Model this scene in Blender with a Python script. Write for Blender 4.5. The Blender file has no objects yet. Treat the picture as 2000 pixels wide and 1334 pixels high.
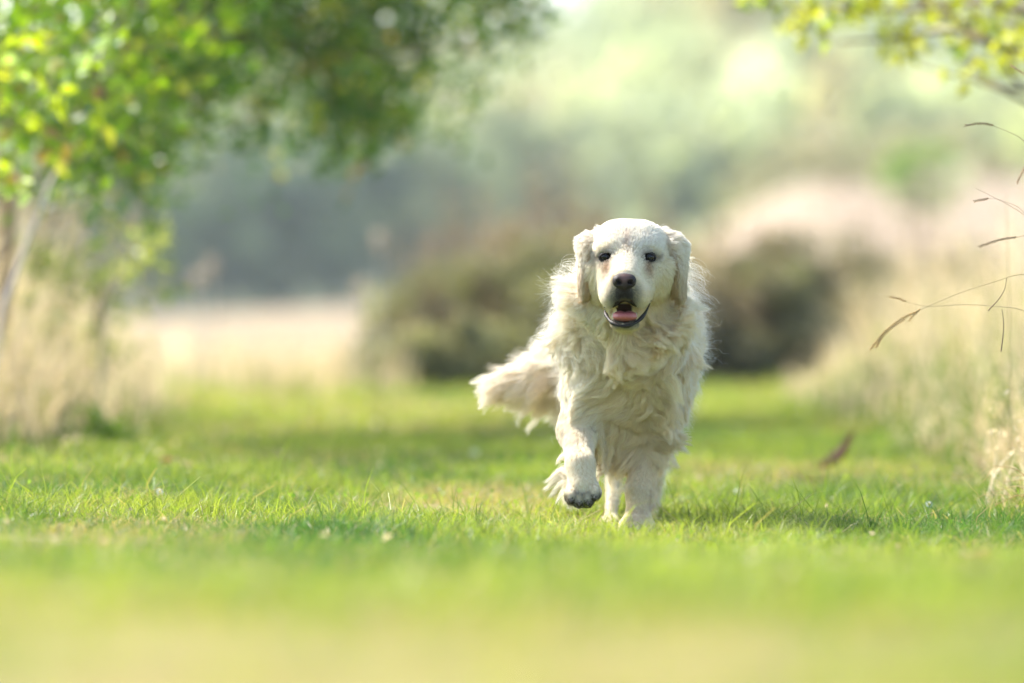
import bpy, math
import numpy as np
from mathutils import Vector

# ------------------------------------------------------------------ camera, sky, sun, exposure
SC = bpy.context.scene
COL = SC.collection
CAM_Z = 0.46            # camera height above the dog's ground
FPX = 11111.0           # focal length in pixels of the 2000 px wide photograph (200 mm on 36 mm)
DOG_D = 11.6            # metres from camera to the dog's standing paw

cam_data = bpy.data.cameras.new("camera")
cam = bpy.data.objects.new("camera", cam_data)
COL.objects.link(cam)
cam.location = (0, 0, CAM_Z)
cam.rotation_euler = (math.radians(90) - math.atan(67.0 / FPX), 0, 0)
cam_data.lens = 200.0
cam_data.sensor_width = 36.0
cam_data.clip_start = 0.05
cam_data.clip_end = 6000
cam_data.dof.use_dof = True
cam_data.dof.focus_distance = DOG_D - 0.21
cam_data.dof.aperture_fstop = 2.4
cam_data.dof.aperture_blades = 0
SC.camera = cam
SC.render.resolution_x, SC.render.resolution_y = 1024, 683

SUN_DIR = Vector((-0.66, 0.52, 0.88)).normalized()      # towards the sun: behind the dog, from the left
SUN_EL = math.asin(SUN_DIR.z)
SUN_AZ = math.atan2(SUN_DIR.x, SUN_DIR.y)
world = bpy.data.worlds.new("World")
SC.world = world
world.use_nodes = True
wn, wl = world.node_tree.nodes, world.node_tree.links
sky = wn.new("ShaderNodeTexSky")
sky.sky_type = 'NISHITA'
sky.sun_disc = False
sky.sun_elevation = SUN_EL
sky.sun_rotation = SUN_AZ
sky.air_density = 1.0
sky.dust_density = 1.5
wn["Background"].inputs[1].default_value = 0.15
wl.new(sky.outputs[0], wn["Background"].inputs[0])
sd = bpy.data.lights.new("sun", 'SUN')
sd.energy = 5.0
sd.angle = math.radians(0.53)
sd.color = (1.0, 0.955, 0.87)
sun = bpy.data.objects.new("sun", sd)
COL.objects.link(sun)
sun.location = SUN_DIR * 30
sun.rotation_euler = SUN_DIR.to_track_quat('Z', 'Y').to_euler()

SC.view_settings.view_transform = 'Standard'
SC.view_settings.look = 'None'
SC.view_settings.exposure = 1.38
SC.view_settings.gamma = 1.0
SC.cycles.max_bounces = 16
SC.cycles.diffuse_bounces = 14
SC.cycles.transmission_bounces = 12
SC.cycles.transparent_max_bounces = 6
SC.cycles.volume_bounces = 1
SC.cycles.sample_clamp_indirect = 8
SC.cycles.use_denoising = True
SC.cycles.caustics_reflective = False
SC.cycles.caustics_refractive = False
SC.cycles_curves.shape = 'THICK'

# ------------------------------------------------------------------ helpers
RNG = np.random.default_rng(11)
_T = np.random.default_rng(5).random((4, 32, 32, 32)).astype(np.float32)

def vn(p, freq, ch=0):
    """smooth value noise 0..1 at points p (N,3)"""
    q = np.asarray(p, dtype=np.float64) * freq + 100.0 + ch * 7.3
    i = np.floor(q).astype(np.int64)
    f = q - i
    f = f * f * (3 - 2 * f)
    T = _T[ch % 4]
    i0 = i & 31
    i1 = (i + 1) & 31
    def g(a, b, c):
        return T[a[:, 0], b[:, 1], c[:, 2]]
    x00 = g(i0, i0, i0) * (1 - f[:, 0]) + g(i1, i0, i0) * f[:, 0]
    x10 = g(i0, i1, i0) * (1 - f[:, 0]) + g(i1, i1, i0) * f[:, 0]
    x01 = g(i0, i0, i1) * (1 - f[:, 0]) + g(i1, i0, i1) * f[:, 0]
    x11 = g(i0, i1, i1) * (1 - f[:, 0]) + g(i1, i1, i1) * f[:, 0]
    y0 = x00 * (1 - f[:, 1]) + x10 * f[:, 1]
    y1 = x01 * (1 - f[:, 1]) + x11 * f[:, 1]
    return y0 * (1 - f[:, 2]) + y1 * f[:, 2]

def fbm(p, freq, ch=0):
    return (vn(p, freq, ch) * 0.55 + vn(p, freq * 2.1, ch + 1) * 0.28 + vn(p, freq * 4.3, ch + 2) * 0.17)

def fbm2(x, y, freq, ch=0):
    return fbm(np.stack([x, y, np.zeros_like(x)], 1), freq, ch)

def sstep(a, b, x):
    t = np.clip((np.asarray(x, dtype=np.float64) - a) / (b - a), 0, 1)
    return t * t * (3 - 2 * t)

def softplus(x, k):
    return np.logaddexp(0, np.asarray(x, dtype=np.float64) / k) * k

def unit(v):
    return v / np.maximum(np.linalg.norm(v, axis=-1, keepdims=True), 1e-9)

def at(px, py, d):
    """the point d metres from the camera that stands at a pixel of the photograph"""
    return np.array([(px - 1000) / FPX * d, d, CAM_Z + (600 - py) / FPX * d])

def lerpc(a, b, t):
    a = np.asarray(a, float); b = np.asarray(b, float)
    t = np.asarray(t)[..., None]
    return a * (1 - t) + b * t

def height(x, y):
    """terrain height in metres"""
    x = np.asarray(x, float); y = np.asarray(y, float)
    near = 0.031 * softplus(10.6 - y, 0.5)
    left = 0.042 * softplus(0.05 - x, 0.15) * (1 - sstep(14, 20, y)) * (1 - 0.6 * sstep(6.0, 9.0, 12 - y + 4))
    left = np.minimum(left, 0.10)
    bankr = 0.16 * sstep(1.15, 1.9, x) * sstep(12.5, 16.0, y) * (1 - sstep(24, 32, y))
    bankl = 0.08 * sstep(-1.3, -1.9, x) * sstep(15, 18, y) * (1 - sstep(24, 32, y))
    # field beyond the hedge, tilting up to the right
    u = x / np.maximum(y, 10)
    far = sstep(38, 230, y) * (-0.15 + 0.95 * sstep(-0.10, 0.02, u))
    merd = sstep(40, 215, y) * 4.5 * sstep(0.004, 0.060, u)
    hill = np.clip((y - 245) / 355, 0, 3) * (17 + 37 * sstep(0.010, 0.06, u)) * sstep(235, 330, y)
    hill = np.where(y > 760, hill, hill)
    return near + left + bankr + bankl + far + merd + hill

def mesh_np(name, V, F, mat, parent=None, col=None, smooth=False, uvl=None, linked=True):
    V = np.ascontiguousarray(V, dtype=np.float32)
    F = np.ascontiguousarray(F, dtype=np.int32)
    k = F.shape[1]
    me = bpy.data.meshes.new(name)
    me.vertices.add(len(V))
    me.vertices.foreach_set("co", V.ravel())
    me.loops.add(F.size)
    me.loops.foreach_set("vertex_index", F.ravel())
    me.polygons.add(len(F))
    me.polygons.foreach_set("loop_start", np.arange(0, F.size, k, dtype=np.int32))
    me.polygons.foreach_set("loop_total", np.full(len(F), k, dtype=np.int32))
    me.polygons.foreach_set("use_smooth", np.full(len(F), bool(smooth)))
    if col is not None:
        c4 = np.ones((len(V), 4), dtype=np.float32)
        c4[:, :3] = col
        a = me.color_attributes.new("col", 'FLOAT_COLOR', 'POINT')
        a.data.foreach_set("color", c4.ravel())
    me.update(calc_edges=True)
    me.materials.append(mat)
    o = bpy.data.objects.new(name, me)
    if linked:
        COL.objects.link(o)
    if parent is not None:
        o.parent = parent
    return o

def tag(o, label=None, cat=None, group=None, kind=None):
    if label: o["label"] = label
    if cat: o["category"] = cat
    if group: o["group"] = group
    if kind: o["kind"] = kind
    return o

def empty(name, loc):
    o = bpy.data.objects.new(name, None)
    o.empty_display_size = 0.1
    COL.objects.link(o)
    o.location = [float(v) for v in loc]
    return o

class Geo:
    """collects quads with a colour per vertex; built relative to an origin"""
    def __init__(s): s.V, s.F, s.C, s.n = [], [], [], 0
    def add(s, V, F, C):
        V = np.asarray(V, float); F = np.asarray(F, int)
        C = np.asarray(C, float)
        if C.ndim == 1: C = np.broadcast_to(C, (len(V), 3))
        s.V.append(V); s.F.append(F + s.n); s.C.append(C); s.n += len(V)
    def build(s, name, mat, parent=None, origin=(0, 0, 0), smooth=False):
        return mesh_np(name, np.concatenate(s.V) - np.asarray(origin, float), np.concatenate(s.F), mat, parent,
                       np.concatenate(s.C), smooth)

def tube(g, pts, rad, col, sides=6):
    """tapering tube along a polyline"""
    P = np.asarray(pts, float); n = len(P)
    R = np.broadcast_to(np.asarray(rad, float), (n,))
    T = np.gradient(P, axis=0); T = unit(T)
    ref = np.array([0.13, 0.31, 0.94]) if abs(T[0, 2]) < 0.8 else np.array([0.94, 0.2, 0.1])
    A = unit(np.cross(T, ref)); B = np.cross(T, A)
    th = np.linspace(0, 2 * math.pi, sides, endpoint=False)
    ring = P[:, None] + R[:, None, None] * (A[:, None] * np.cos(th)[None, :, None] + B[:, None] * np.sin(th)[None, :, None])
    V = ring.reshape(-1, 3)
    i = np.arange(n - 1)[:, None] * sides; j = np.arange(sides)[None]
    jn = (j + 1) % sides
    F = np.stack([i + j, i + jn, i + sides + jn, i + sides + j], -1).reshape(-1, 4)
    g.add(V, F, np.asarray(col, float))

def spline(pts, n=24):
    """Catmull-Rom through points"""
    P = np.asarray(pts, float)
    P = np.vstack([2 * P[0] - P[1], P, 2 * P[-1] - P[-2]])
    m = len(P) - 3
    out = []
    for t in np.linspace(0, m - 1e-6, n):
        k = int(t); f = t - k
        a, b, c, d = P[k:k + 4]
        out.append(0.5 * ((2 * b) + (-a + c) * f + (2 * a - 5 * b + 4 * c - d) * f * f + (-a + 3 * b - 3 * c + d) * f ** 3))
    return np.array(out)

def leaves(g, C, size, col, aspect=0.6, rng=RNG, flat=0.0, down=0.0):
    """oval folded leaves (two quads each) with random turn"""
    n = len(C)
    size = np.broadcast_to(np.asarray(size, float), (n,))
    a = unit(rng.normal(size=(n, 3)) * np.array([1, 1, 1 - flat]) - np.array([0, 0, down]))
    b = unit(np.cross(a, rng.normal(size=(n, 3)) * np.array([1 - flat, 1 - flat, 1]) + 1e-3))
    c = np.cross(a, b)
    L = size[:, None]; W = L * aspect * 0.5
    p0 = C
    p1 = C + a * L * 0.38 + b * W + c * W * 0.3
    p2 = C + a * L * 0.38 - b * W + c * W * 0.3
    p3 = C + a * L
    m = C + a * L * 0.4
    V = np.stack([p0, p1, p3, m, p2], 1)
    base = (np.arange(n) * 5)[:, None]
    F = np.concatenate([base + np.array([[0, 1, 2, 3]]), base + np.array([[0, 3, 2, 4]])])
    g.add(V.reshape(-1, 3), F, np.repeat(col, 5, axis=0))

def blades(g, B, h, w, lean, col, coltip=None, segs=3, rng=RNG, wind=0.0):
    """bending grass blades; B roots (n,3), h heights, w widths, lean amount"""
    n = len(B)
    az = rng.random(n) * 2 * math.pi
    dirl = np.stack([np.cos(az) + wind, np.sin(az), np.zeros(n)], 1)
    fa = rng.random(n) * math.pi
    side = np.stack([np.cos(fa), np.sin(fa), np.zeros(n)], 1)
    rows = []
    cols = []
    ct = col if coltip is None else coltip
    for k in range(segs + 1):
        t = k / segs
        c = B + dirl * (lean * h * t ** 2.2)[:, None] + np.array([0, 0, 1.0]) * (h * (t - 0.25 * np.minimum(lean, 1.5) * t ** 3))[:, None]
        ww = (w * 0.5 * (1 - t ** 1.6 * 0.92))[:, None]
        rows += [c - side * ww, c + side * ww]
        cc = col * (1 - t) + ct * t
        cols += [cc, cc]
    V = np.stack(rows, 1); Cc = np.stack(cols, 1)
    m = 2 * (segs + 1)
    base = (np.arange(n) * m)[:, None]
    F = np.concatenate([base + np.array([[2 * k, 2 * k + 1, 2 * k + 3, 2 * k + 2]]) for k in range(segs)])
    g.add(V.reshape(-1, 3), F, Cc.reshape(-1, 3))

# ------------------------------------------------------------------ materials
def new_mat(name):
    m = bpy.data.materials.new(name); m.use_nodes = True
    nt = m.node_tree; nt.nodes.clear()
    out = nt.nodes.new("ShaderNodeOutputMaterial")
    return m, nt, out

def mat_veg(name, trans=0.45, rough=0.5, spec=0.25, tint=(1, 1, 1), noise=0.25):
    """leaf / blade: colour from the vertex colour with a little mottling, translucent to light behind it"""
    m, nt, out = new_mat(name)
    N = nt.nodes.new; L = nt.links.new
    at_ = N("ShaderNodeAttribute"); at_.attribute_name = "col"
    tc = N("ShaderNodeTexCoord"); no = N("ShaderNodeTexNoise"); no.inputs["Scale"].default_value = 9
    L(tc.outputs["Object"], no.inputs["Vector"])
    mr = N("ShaderNodeMapRange"); mr.inputs[3].default_value = 1 - noise; mr.inputs[4].default_value = 1 + noise
    L(no.outputs[0], mr.inputs[0])
    mx = N("ShaderNodeVectorMath"); mx.operation = 'SCALE'
    L(at_.outputs["Color"], mx.inputs[0]); L(mr.outputs[0], mx.inputs["Scale"])
    pb = N("ShaderNodeBsdfPrincipled")
    L(mx.outputs[0], pb.inputs["Base Color"])
    pb.inputs["Roughness"].default_value = rough
    pb.inputs["Specular IOR Level"].default_value = spec
    tr = N("ShaderNodeBsdfTranslucent")
    tm = N("ShaderNodeVectorMath"); tm.operation = 'MULTIPLY'; tm.inputs[1].default_value = tint
    L(mx.outputs[0], tm.inputs[0]); L(tm.outputs[0], tr.inputs[0])
    ms = N("ShaderNodeMixShader"); ms.inputs[0].default_value = trans
    L(pb.outputs[0], ms.inputs[1]); L(tr.outputs[0], ms.inputs[2]); L(ms.outputs[0], out.inputs[0])
    return m

def mat_solid(name, c1, c2, scale=20, rough=0.8, spec=0.3, bump=0.3, coat=0.0, detail=5, sss=0.0):
    m, nt, out = new_mat(name)
    N = nt.nodes.new; L = nt.links.new
    tc = N("ShaderNodeTexCoord"); no = N("ShaderNodeTexNoise")
    no.inputs["Scale"].default_value = scale; no.inputs["Detail"].default_value = detail
    L(tc.outputs["Object"], no.inputs["Vector"])
    mx = N("ShaderNodeMix"); mx.data_type = 'RGBA'
    mx.inputs[6].default_value = (*c1, 1); mx.inputs[7].default_value = (*c2, 1)
    L(no.outputs[0], mx.inputs[0])
    pb = N("ShaderNodeBsdfPrincipled")
    L(mx.outputs[2], pb.inputs["Base Color"])
    pb.inputs["Roughness"].default_value = rough
    pb.inputs["Specular IOR Level"].default_value = spec
    pb.inputs["Coat Weight"].default_value = coat
    pb.inputs["Coat Roughness"].default_value = 0.08
    pb.inputs["Subsurface Weight"].default_value = sss
    pb.inputs["Subsurface Radius"].default_value = (0.01, 0.004, 0.003)
    bp = N("ShaderNodeBump"); bp.inputs["Strength"].default_value = bump; bp.inputs["Distance"].default_value = 0.002
    L(no.outputs[0], bp.inputs["Height"]); L(bp.outputs[0], pb.inputs["Normal"])
    L(pb.outputs[0], out.inputs[0])
    return m

M_GRASS = mat_veg("grass_blade", 0.5, 0.45, 0.3, (1.15, 1.25, 0.6))
M_DRY = mat_veg("dry_grass", 0.5, 0.6, 0.2, (1.05, 1.0, 0.85))
M_LEAF = mat_veg("leaf", 0.5, 0.38, 0.45, (1.25, 1.35, 0.35))
M_WOODS = mat_veg("woods_leaf", 0.4, 0.6, 0.2, (1.1, 1.15, 0.7))
M_LEAFDARK = mat_veg("evergreen_leaf", 0.3, 0.5, 0.25, (1.1, 1.2, 0.6))
M_BARK = mat_veg("bark", 0.0, 0.9, 0.1, (1, 1, 1), 0.4)
# ------------------------------------------------------------------ ground: one sheet to the horizon
def lawn_dryness(x, y):
    """0 lush .. 1 straw, from the ground's own patches"""
    n = fbm2(x, y * 0.55, 1.5, 0)
    n2 = fbm2(x + 31, y * 0.7, 3.7, 1)
    d = sstep(0.50, 0.68, n) * 0.65 + sstep(0.56, 0.72, n2) * 0.5
    d = d * 0.9 + (0.25 + 0.75 * fbm2(x + 5, y * 0.5, 1.3, 2)) * 0.20 * (1 - sstep(3.8, 7.4, y)) + 0.35 * sstep(19, 24, y) * sstep(0.45, 0.6, n2)  # far-off straw raised to paint the sunlit strip
    d = d + 0.8 * (fbm2(x + 3, y * .8, 4.2, 3) - .46) + 0.9 * np.clip(fbm2(x + 7, y, 7.5, 0) - .56, 0, 1)
    return np.clip(d, 0, 1)

GREEN = np.array([0.072, 0.155, 0.030]); LIME = np.array([0.32, 0.35, 0.055]); STRAW = np.array([0.40, 0.32, 0.165])

def lerpc2c(a, b, t):
    t = np.asarray(t)[:, None]
    return a * (1 - t) + b * t

def build_ground():
    ys = np.concatenate([np.linspace(-40, 2, 20), np.linspace(2.2, 40, 260), np.geomspace(40.5, 900, 150), [1200, 2500, 5000]])
    us = np.concatenate([np.linspace(-1, -0.16, 14), np.linspace(-0.15, 0.15, 150), np.linspace(0.16, 1, 14)])
    U, Y = np.meshgrid(us, ys)
    X = U * (12 + np.abs(Y)) * np.where(np.abs(U) > 0.16, 3.0, 1.0)
    X = np.where(np.abs(U) <= 0.16, U * (10 + np.abs(Y)), X)
    X = np.sign(U) * np.maximum.accumulate(np.abs(X), axis=1) if False else X
    x, y = X.ravel(), Y.ravel()
    z = height(x, y) + 0.02 * (fbm2(x, y, 0.9) - 0.5) * (1 - sstep(30, 60, y))
    z = np.where(y > 900, height(x, np.full_like(y, 900.0)), z)
    z = np.where(y > 1000, z - (y - 1000) * 0.03, z)
    V = np.stack([x, y, z], 1)
    nr, nc = X.shape
    i = np.arange(nr - 1)[:, None] * nc; j = np.arange(nc - 1)[None]
    F = np.stack([i + j, i + j + 1, i + nc + j + 1, i + nc + j], -1).reshape(-1, 4)
    # colour: lawn soil/green, stubble field, rough meadow, forest floor
    dry = lawn_dryness(x, y)
    c = lerpc(GREEN * 0.75, STRAW * 0.75, dry)
    u = x / np.maximum(y, 10)
    n = fbm2(x, y, 0.12, 2)
    stub = lerpc([0.25, 0.19, 0.12], [0.31, 0.245, 0.165], n)
    fieldm = sstep(34.5, 36.5, y)
    c = c * (1 - fieldm[:, None]) + stub * fieldm[:, None]
    mead = sstep(0.010, 0.03, u + .01 * (n - .5)) * sstep(36, 40, y)
    mc = lerpc([0.25, 0.187, 0.13], [0.32, 0.25, 0.18], n)
    mc = lerpc2c(mc, lerpc([0.18, 0.22, 0.09], [0.40, 0.36, 0.22], fbm2(x, y, 0.06, 3)), sstep(150, 230, y + 120 * (n - .5)))
    mc = mc * (1 - sstep(60, 52, y))[:, None] + np.array([0.34, 0.42, 0.10]) * sstep(60, 52, y)[:, None]
    c = c * (1 - mead[:, None]) + mc * mead[:, None]
    fo = sstep(231, 240, y)[:, None]
    c = c * (1 - fo) + (lerpc([0.035, 0.045, 0.025], [0.07, 0.08, 0.04], fbm2(x, y, 0.03, 1)) + sstep(.002, .03, u)[:, None] * np.array([.10, .12, .05]) + sstep(.005, .04, u)[:, None] * np.array([.22, .20, .13])) * fo  # floor dark on the left, the trees' shade put into its colour
    m, nt, out = new_mat("ground")
    N = nt.nodes.new; L = nt.links.new
    a = N("ShaderNodeAttribute"); a.attribute_name = "col"
    g = N("ShaderNodeNewGeometry"); no = N("ShaderNodeTexNoise"); no.inputs["Scale"].default_value = 14; no.inputs["Detail"].default_value = 8
    L(g.outputs["Position"], no.inputs["Vector"])
    mr = N("ShaderNodeMapRange"); mr.inputs[3].default_value = 0.6; mr.inputs[4].default_value = 1.35
    L(no.outputs[0], mr.inputs[0])
    mx = N("ShaderNodeVectorMath"); mx.operation = 'SCALE'
    L(a.outputs["Color"], mx.inputs[0]); L(mr.outputs[0], mx.inputs["Scale"])
    pb = N("ShaderNodeBsdfPrincipled"); pb.inputs["Roughness"].default_value = 0.95; pb.inputs["Specular IOR Level"].default_value = 0.05
    bp = N("ShaderNodeBump"); bp.inputs["Distance"].default_value = 0.03
    L(no.outputs[0], bp.inputs["Height"]); L(bp.outputs[0], pb.inputs["Normal"])
    L(mx.outputs[0], pb.inputs["Base Color"]); L(pb.outputs[0], out.inputs[0])
    o = mesh_np("ground", V, F, m, None, c, True)
    tag(o, kind="structure")

def build_lawn():
    g = Geo()
    rng = np.random.default_rng(21)
    zones = [  # y0, y1, blades per m2, width, height, segs
        (2.6, 7.0, 5200, 0.0038, 0.040, 2),
        (7.0, 10.3, 6500, 0.0030, 0.036, 2),
        (10.3, 13.6, 11500, 0.0025, 0.046, 3),
        (13.6, 20, 4200, 0.0042, 0.045, 2),
        (20, 36, 1500, 0.0085, 0.060, 2)]
    for y0, y1, dens, w, h, segs in zones:
        hw = lambda y: 0.092 * y * 1.12 + 0.18
        area = (hw(y0) + hw(y1)) * (y1 - y0)
        n = int(area * dens)
        y = rng.random(n) * (y1 - y0) + y0
        x = (rng.random(n) * 2 - 1) * hw(y1)
        k = np.abs(x) < hw(y)
        x, y = x[k], y[k]
        dry = lawn_dryness(x, y)
        tuft = fbm2(x + 9, y, 6.0, 3)
        keep = rng.random(len(x)) < np.clip(0.35 + 1.3 * tuft - 0.25 * dry, 0, 1)
        x, y, dry, tuft = x[keep], y[keep], dry[keep], tuft[keep]
        n = len(x)
        hh = h * (0.35 + 1.05 * rng.random(n) ** 1.7) * (0.15 + 1.7 * tuft)
        tall = rng.random(n) < 0.03
        hh = np.where(tall, hh * 2.1, hh)
        hh *= (1 - 0.35 * dry)
        hh *= 1 - .55 * np.exp(-(((x - .25) / .14) ** 2 + ((y - 11.45) / .40) ** 2) ** 2)
        isdry = rng.random(n) < (0.04 + 0.80 * dry)
        gcol = lerpc(GREEN, LIME, np.clip(rng.random(n) * 0.6 + 2.8 * (fbm2(x, y * .6, 1.4, 2) - 0.45) + .35 * (1 - sstep(4.5, 8, y)) + .45 * sstep(17, 24, y), 0, 1))  # distant blades pushed to lime, sunlight of the far strip in their colour
        gcol = gcol * (0.75 + 0.5 * rng.random(n))[:, None]
        dcol = lerpc(STRAW, [0.42, 0.30, 0.14], rng.random(n) * 0.7)
        c = np.where(isdry[:, None], dcol, gcol)
        B = np.stack([x, y, height(x, y) - 0.004], 1)
        ww = w * (0.6 + 0.8 * rng.random(n))
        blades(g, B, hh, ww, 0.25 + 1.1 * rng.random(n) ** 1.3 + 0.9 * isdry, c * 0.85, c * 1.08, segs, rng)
    # the lawn goes on to both sides of what the picture shows
    for y0, y1, dens, w, h, segs in ((3, 9, 1600, .0045, .036, 2), (9, 16, 1100, .005, .040, 2), (16, 34, 420, .010, .055, 2)):
        n = int(dens * (y1 - y0) * 7)
        y = rng.random(n) * (y1 - y0) + y0
        x = np.sign(rng.random(n) - .5) * (0.095 * y + .12 + rng.random(n) * 3.5)
        dry = lawn_dryness(x, y); isdry = rng.random(n) < (0.04 + 0.80 * dry)
        c = np.where(isdry[:, None], STRAW, lerpc(GREEN, LIME, rng.random(n) * .8))
        blades(g, np.stack([x, y, height(x, y) - .004], 1), h * rng.uniform(.4, 1.4, n), w * rng.uniform(.6, 1.4, n), rng.uniform(.25, 1.4, n), c * .85, c * 1.08, segs, rng)
    # broad low leaves (clover, plantain) in patches among the blades
    n = 26000
    y = 7 + 18 * rng.random(n); x = (rng.random(n) * 2 - 1) * (.1 * y + .1)
    k = rng.random(n) < np.clip(5 * (fbm2(x + 2, y, 2.2, 2) - .55), 0, 1)
    x, y = x[k], y[k]
    C = np.stack([x, y, height(x, y) + .008 + .028 * rng.random(len(x))], 1)
    leaves(g, C, (.007 + .008 * rng.random(len(x))) * np.clip(y / 12, .8, 2), lerpc([.09, .17, .03], [.20, .30, .05], rng.random(len(x))), .8, rng, .2)
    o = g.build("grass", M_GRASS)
    tag(o, "short mown green grass of the lawn with straw coloured patches", kind="stuff")

def build_glint_flecks():
    rng = np.random.default_rng(88)
    g = Geo()
    for y0, y1, n, s in ((5, 10, 300, .016), (10, 14, 200, .010), (14, 34, 1500, .024)):
        y = y0 + (y1 - y0) * rng.random(n); x = (rng.random(n) * 2 - 1) * (.1 * y + .1)
        k = rng.random(n) < np.clip(3.2 * (fbm2(x, y, 1.1, 1) - .42), .04, 1)
        x, y = x[k], y[k]
        C = np.stack([x, y, height(x, y) + .012 + .02 * rng.random(len(x))], 1)
        c = lerpc([.50, .38, .24], [.66, .56, .42], rng.random(len(x)))  # pale flecks added to stand for sunlit glints in the grass
        c[rng.random(len(x)) < .25] = [.45, .55, .08]
        leaves(g, C, s * (.5 + rng.random(len(x))), c, .7, rng, .3)
    tag(g.build("glint_flecks", M_DRY), "pale flecks strewn through the lawn as sunlit glints", kind="stuff")

def tall_grass(name, label, polys, n, hrange, mix, seed, w=0.004, green=None, edge=1.4, rise=0.6):
    """a mass of tall wild grass: polys = list of (x0,x1,y0,y1) weights"""
    g = Geo(); rng = np.random.default_rng(seed)
    for (u0, u1, y0, y1, wt, hs) in polys:
        m = int(n * wt)
        y = y0 + (y1 - y0) * rng.random(m); x = u0 + (u1 - u0) * rng.random(m)
        ed = np.abs(x) - edge + (0.24 * (1 - sstep(12.4, 16, y)) if edge > 0 else 0) + 0.25 * (fbm2(x, y, 0.8, 3) - 0.5)
        tu = fbm2(x, y, 2.3, 1)
        k = (rng.random(m) < np.clip(tu * 2.2 - 0.45, 0.05, 1)) & (ed > 0) & (np.abs(x) < 0.105 * y + 0.25)
        x, y, tu, ed = x[k], y[k], tu[k], ed[k]; m = len(x)
        h = (hrange[0] + (hrange[1] - hrange[0]) * rng.random(m) ** 1.6) * hs * (0.6 + 0.8 * tu) * (0.28 + 0.72 * sstep(0, rise, ed))
        dryp = rng.random(m) < mix * (0.5 + tu)
        dc = lerpc([0.82, 0.70, 0.50], [0.50, 0.38, 0.22], rng.random(m))
        gr = np.array([0.13, 0.24, 0.035]) if green is None else np.asarray(green)
        gc = lerpc(gr, gr * [2.0, 1.6, 1.4], rng.random(m))
        c = np.where(dryp[:, None], dc, gc)
        h = np.where(dryp, h * 1.15, h * 0.7)
        B = np.stack([x, y, height(x, y) - 0.01], 1)
        blades(g, B, h, w * (0.5 + rng.random(m)) * (y / 14), 0.12 + 0.55 * rng.random(m) ** 1.5, c * 0.9, c * 1.1, 4, rng)
        # seed heads: little plumes of seeds near the tips of the dry stems
        q = np.where(dryp & (rng.random(m) < 0.25))[0]
        if len(q):
            rep = 10
            cc = np.repeat(B[q] + np.stack([np.zeros(len(q)), np.zeros(len(q)), h[q] * 0.85], 1), rep, 0)
            cc = cc + rng.normal(size=cc.shape) * np.array([0.018, 0.018, 0.045])
            leaves(g, cc, 0.016 * (0.7 + 0.6 * rng.random(len(cc))), np.repeat(c[q] * 1.05, rep, 0), 0.45, rng)
    o = g.build(name, M_DRY)
    tag(o, label, kind="stuff")

def build_wild():
    tall_grass("dry_grass", "tall pale dry grass mixed with green blades along the lawn's side near the bare stick",
               [(-3.2, -1.3, 16.5, 24.5, 1.0, 1.0), (-2.1, -1.4, 16.0, 18.4, .30, 1.1)],
               12500, (0.2, 0.95), 0.6, 31, 0.0062, (0.22, 0.29, 0.07), 1.36, 0.6)
    tall_grass("wild_grass", "tall golden and green wild grass on the bank behind the thin seed stalks",
               [(1.1, 3.0, 13.4, 28, 0.8, 1.0), (1.0, 1.8, 12.6, 15.5, 0.26, 0.75)],
               18000, (0.14, 0.70), 0.42, 32, 0.0062, (0.19, 0.26, 0.04), 1.30, 0.6)
    tall_grass("verge_grass", "low green leafy grass at the foot of the tall dry grass on both verges",
               [(1.1, 2.6, 12.8, 26, .9, 1.15), (-2.8, -1.2, 15.5, 24, .5, 1.0)], 16000, (0.10, 0.36), 0.12, 34, 0.006, (0.085, 0.165, 0.028), 1.22, 0.35)
    tall_grass("field_edge_grass", "pale dry grass fringe between the lawn and the stubble field",
               [(-3.4, -.5, 28.5, 35.5, .6, 1.0), (-.5, 3.2, 32.8, 34, .05, .5)], 10000, (0.06, 0.34), 0.5, 33, 0.005, (0.16, 0.20, 0.04), -1, 0.1)

def far_tree_mesh(rng, H, W, colA, colB, ncl=26, nleaf=250, leaf=0.26, base=0.16):
    g = Geo()
    cl = []
    while len(cl) < ncl:
        p = rng.uniform(-1, 1, 3)
        r = (np.abs(p[0]) ** 2.4 + np.abs(p[1]) ** 2.4 + np.abs(p[2]) ** (4 if p[2] < 0 else 2)) ** .4
        if r < 1 and r > 0.35:
            cl.append(p)
    cl = np.array(cl) * np.array([W / 2, W / 2, H * (1 - base) / 2]) * 0.86 + np.array([0, 0, H * (base + (1 - base) / 2)])
    tone = rng.random(ncl)
    for p, t in zip(cl, tone):
        d = rng.normal(size=(nleaf, 3)); d = unit(d) * (rng.random(nleaf) ** 0.45)[:, None]
        r = W * (0.15 + 0.08 * rng.random())
        C = p + d * np.array([r, r, r * 0.72])
        c = lerpc(colA, colB, np.clip(t ** 1.5 + rng.normal(size=nleaf) * 0.12, 0, 1))
        leaves(g, C, leaf * (0.6 + 0.8 * rng.random(nleaf)), c, 0.7, rng)
    return g, cl

def wood(rng, H, W, cl, lean=0.0, col=(0.16, 0.12, 0.085)):
    g = Geo()
    r0 = H * 0.028
    top = np.array([lean, 0, H * 0.78])
    path = spline([(0, 0, -0.3), (lean * 0.2 + 0.05, 0.05, H * 0.25), (lean * 0.6, 0, H * 0.5), top], 10)
    tube(g, path, np.linspace(r0, r0 * 0.25, 10), col, 8)
    for p in cl[::3]:
        s = path[rng.integers(3, 8)]
        mid = (s + p) / 2 + rng.normal(size=3) * 0.12
        tube(g, spline([s, mid, p], 6), np.linspace(r0 * 0.42, r0 * 0.08, 6), col, 5)
    return g

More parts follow.
